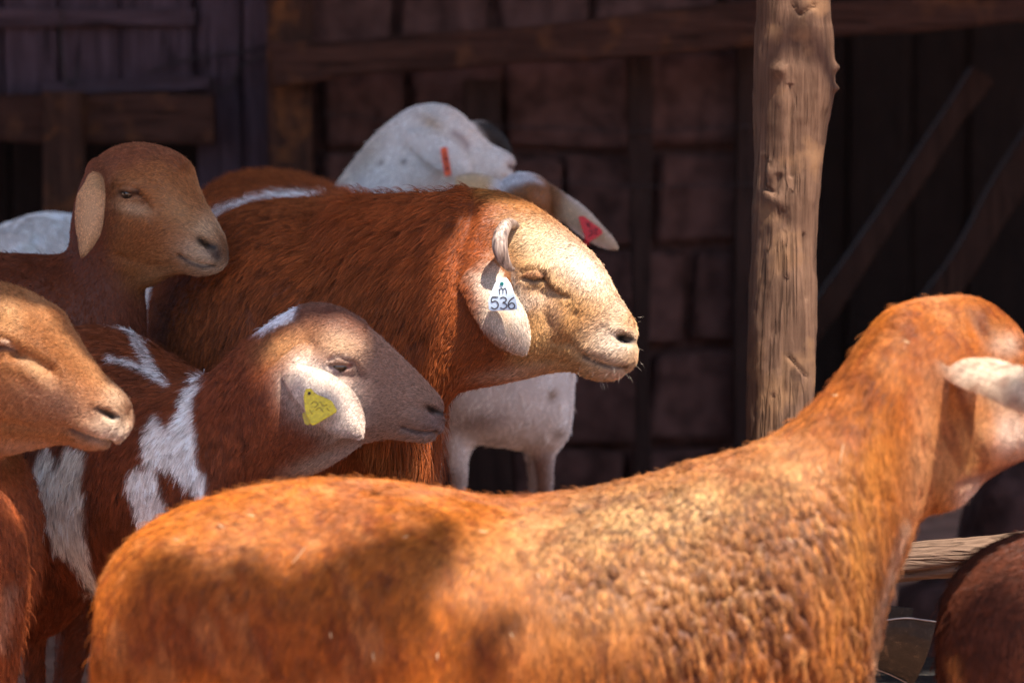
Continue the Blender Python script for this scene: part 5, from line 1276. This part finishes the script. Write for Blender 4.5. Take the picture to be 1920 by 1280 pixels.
def dark(px, py, d, r): DARK.append((P(px, py, d), r))
for q in [(820, 950, 3.22, .028), (800, 1000, 3.18, .035), (770, 1050, 3.17, .045), (740, 1110, 3.16, .05), (700, 1170, 3.16, .05), (660, 1090, 3.17, .02), (610, 1130, 3.16, .03), (590, 1060, 3.17, .014), (480, 1110, 3.18, .018), (400, 1130, 3.18, .022), (560, 1180, 3.16, .045), (450, 1190, 3.17, .055), (340, 1190, 3.18, .055), (250, 1230, 3.2, .06),
          (500, 1260, 3.16, .06), (620, 1260, 3.16, .06), (1800, 1180, 3.3, .05), (1820, 1240, 3.3, .06), (1850, 1130, 3.3, .04), (1700, 1000, 3.28, .009), (1688, 1040, 3.28, .009), (1676, 1080, 3.28, .009), (1664, 1120, 3.28, .008), (1655, 1160, 3.28, .008), (380, 1280, 3.17, .07), (900, 1220, 3.15, .03), (660, 1010, 3.18, .022), (1640, 1180, 3.28, .02)]: dark(*q)
lr = np.random.default_rng(5)
leafV, leafF = [], []
def leaf(c, size, o):
    a, b = lr.random() * 6.28, lr.normal(0, .5); g = lr.normal(0, .5)
    R = Matrix.Rotation(a, 3, 'Z') @ Matrix.Rotation(b, 3, 'X') @ Matrix.Rotation(g, 3, 'Y'); R = np.array(R)
    q = np.array([[-.5, 0, 0], [-.15, .28, .05], [.25, .22, .03], [.55, 0, -.05], [.25, -.22, .03], [-.15, -.28, .05]]) * size
    q = q @ R.T + c; i = len(leafV)
    leafV.extend(q); leafF.extend([(i, i + 1, i + 2, i + 3), (i, i + 3, i + 4, i + 5)])
LP = np.array([p for p, r in LIT]); LR = np.array([r for p, r in LIT])
def sunlit(c, size):
    v = c[None] - LP; t = v @ SUN
    dd = np.linalg.norm(v - t[:, None] * SUN[None], axis=1)
    return (dd < LR + size * .32).any()
def fg_side(c):
    # how far the ray through c lands in front of the sheltered animals: y at height .62
    p = c - SUN * ((c[2] - .62) / SUN[2]); return p
n = 0
while n < 52000:
    z = lr.uniform(3.0, 3.35); c = np.array([lr.uniform(-1.5, 2.8), lr.uniform(1.85, 3.95), z])
    p = fg_side(c)
    n += 1
    lim = 3.44 if p[0] < -.42 else (3.58 if p[0] < .25 else 3.75)
    if p[1] < lim + .02 * math.sin(p[0] * 40): continue
    s = lr.uniform(.045, .075)
    if sunlit(c, s): continue
    leaf(c, s, 0)
for pt, r in DARK:
    for k in range(int(22 * (r / .04) ** 2) + 5):
        rr = r * (lr.random() ** .62) * 1.15; a = lr.random() * 6.28
        u = nrm(np.cross(SUN, [0, 0, 1])); w = np.cross(SUN, u)
        base = along(pt, lr.uniform(4.4, 5.0)) + (u * math.cos(a) + w * math.sin(a)) * rr
        if not sunlit(base, .03) : leaf(base, lr.uniform(.03, .05), 0)
M_LEAF = plain('leaf', (.06, .10, .03), rough=.5)
M_BARK = wood('bark', (.06, .04, .03), (.16, .12, .09), cracks=1, bump=.01)
tree = empty('tree', (-2.3, 3.0, 0), 'unseen leafy tree added so its branches shade the pen', 'tree')  # added tree out of view, leaves placed to give the wanted shade
lv = mesh_obj('shade_foliage', leafV, leafF, M_LEAF, tree); lv['kind'] = 'stuff'
tv, tf = tube([(-2.3, 3.0, -.1), (-2.25, 3.0, 1.0), (-2.3, 3.02, 2.2), (-2.1, 2.8, 3.0), (-1.5, 2.6, 3.4)], [.2, .16, .14, .11, .06], 18, 6)
mesh_obj('trunk', tv, tf, M_BARK, tree, True)
for k, pts in enumerate([[(-2.1, 2.8, 3.0), (-1.2, 2.9, 3.2), (0, 2.9, 3.3), (1.4, 3.05, 3.3)], [(-2.2, 3.0, 2.8), (-1.2, 3.3, 3.2), (.2, 3.4, 3.3), (2.2, 3.4, 3.35)], [(-2.0, 2.8, 3.1), (-1.5, 2.2, 3.4), (-1.2, 1.9, 4.2), (-.9, 1.75, 4.9)]]):
    tv, tf = tube(pts, [.06, .035, .02, .008], 8, 5); mesh_obj('branch', tv, tf, M_BARK, tree, True)
print('total', time.time() - T0, flush=True)
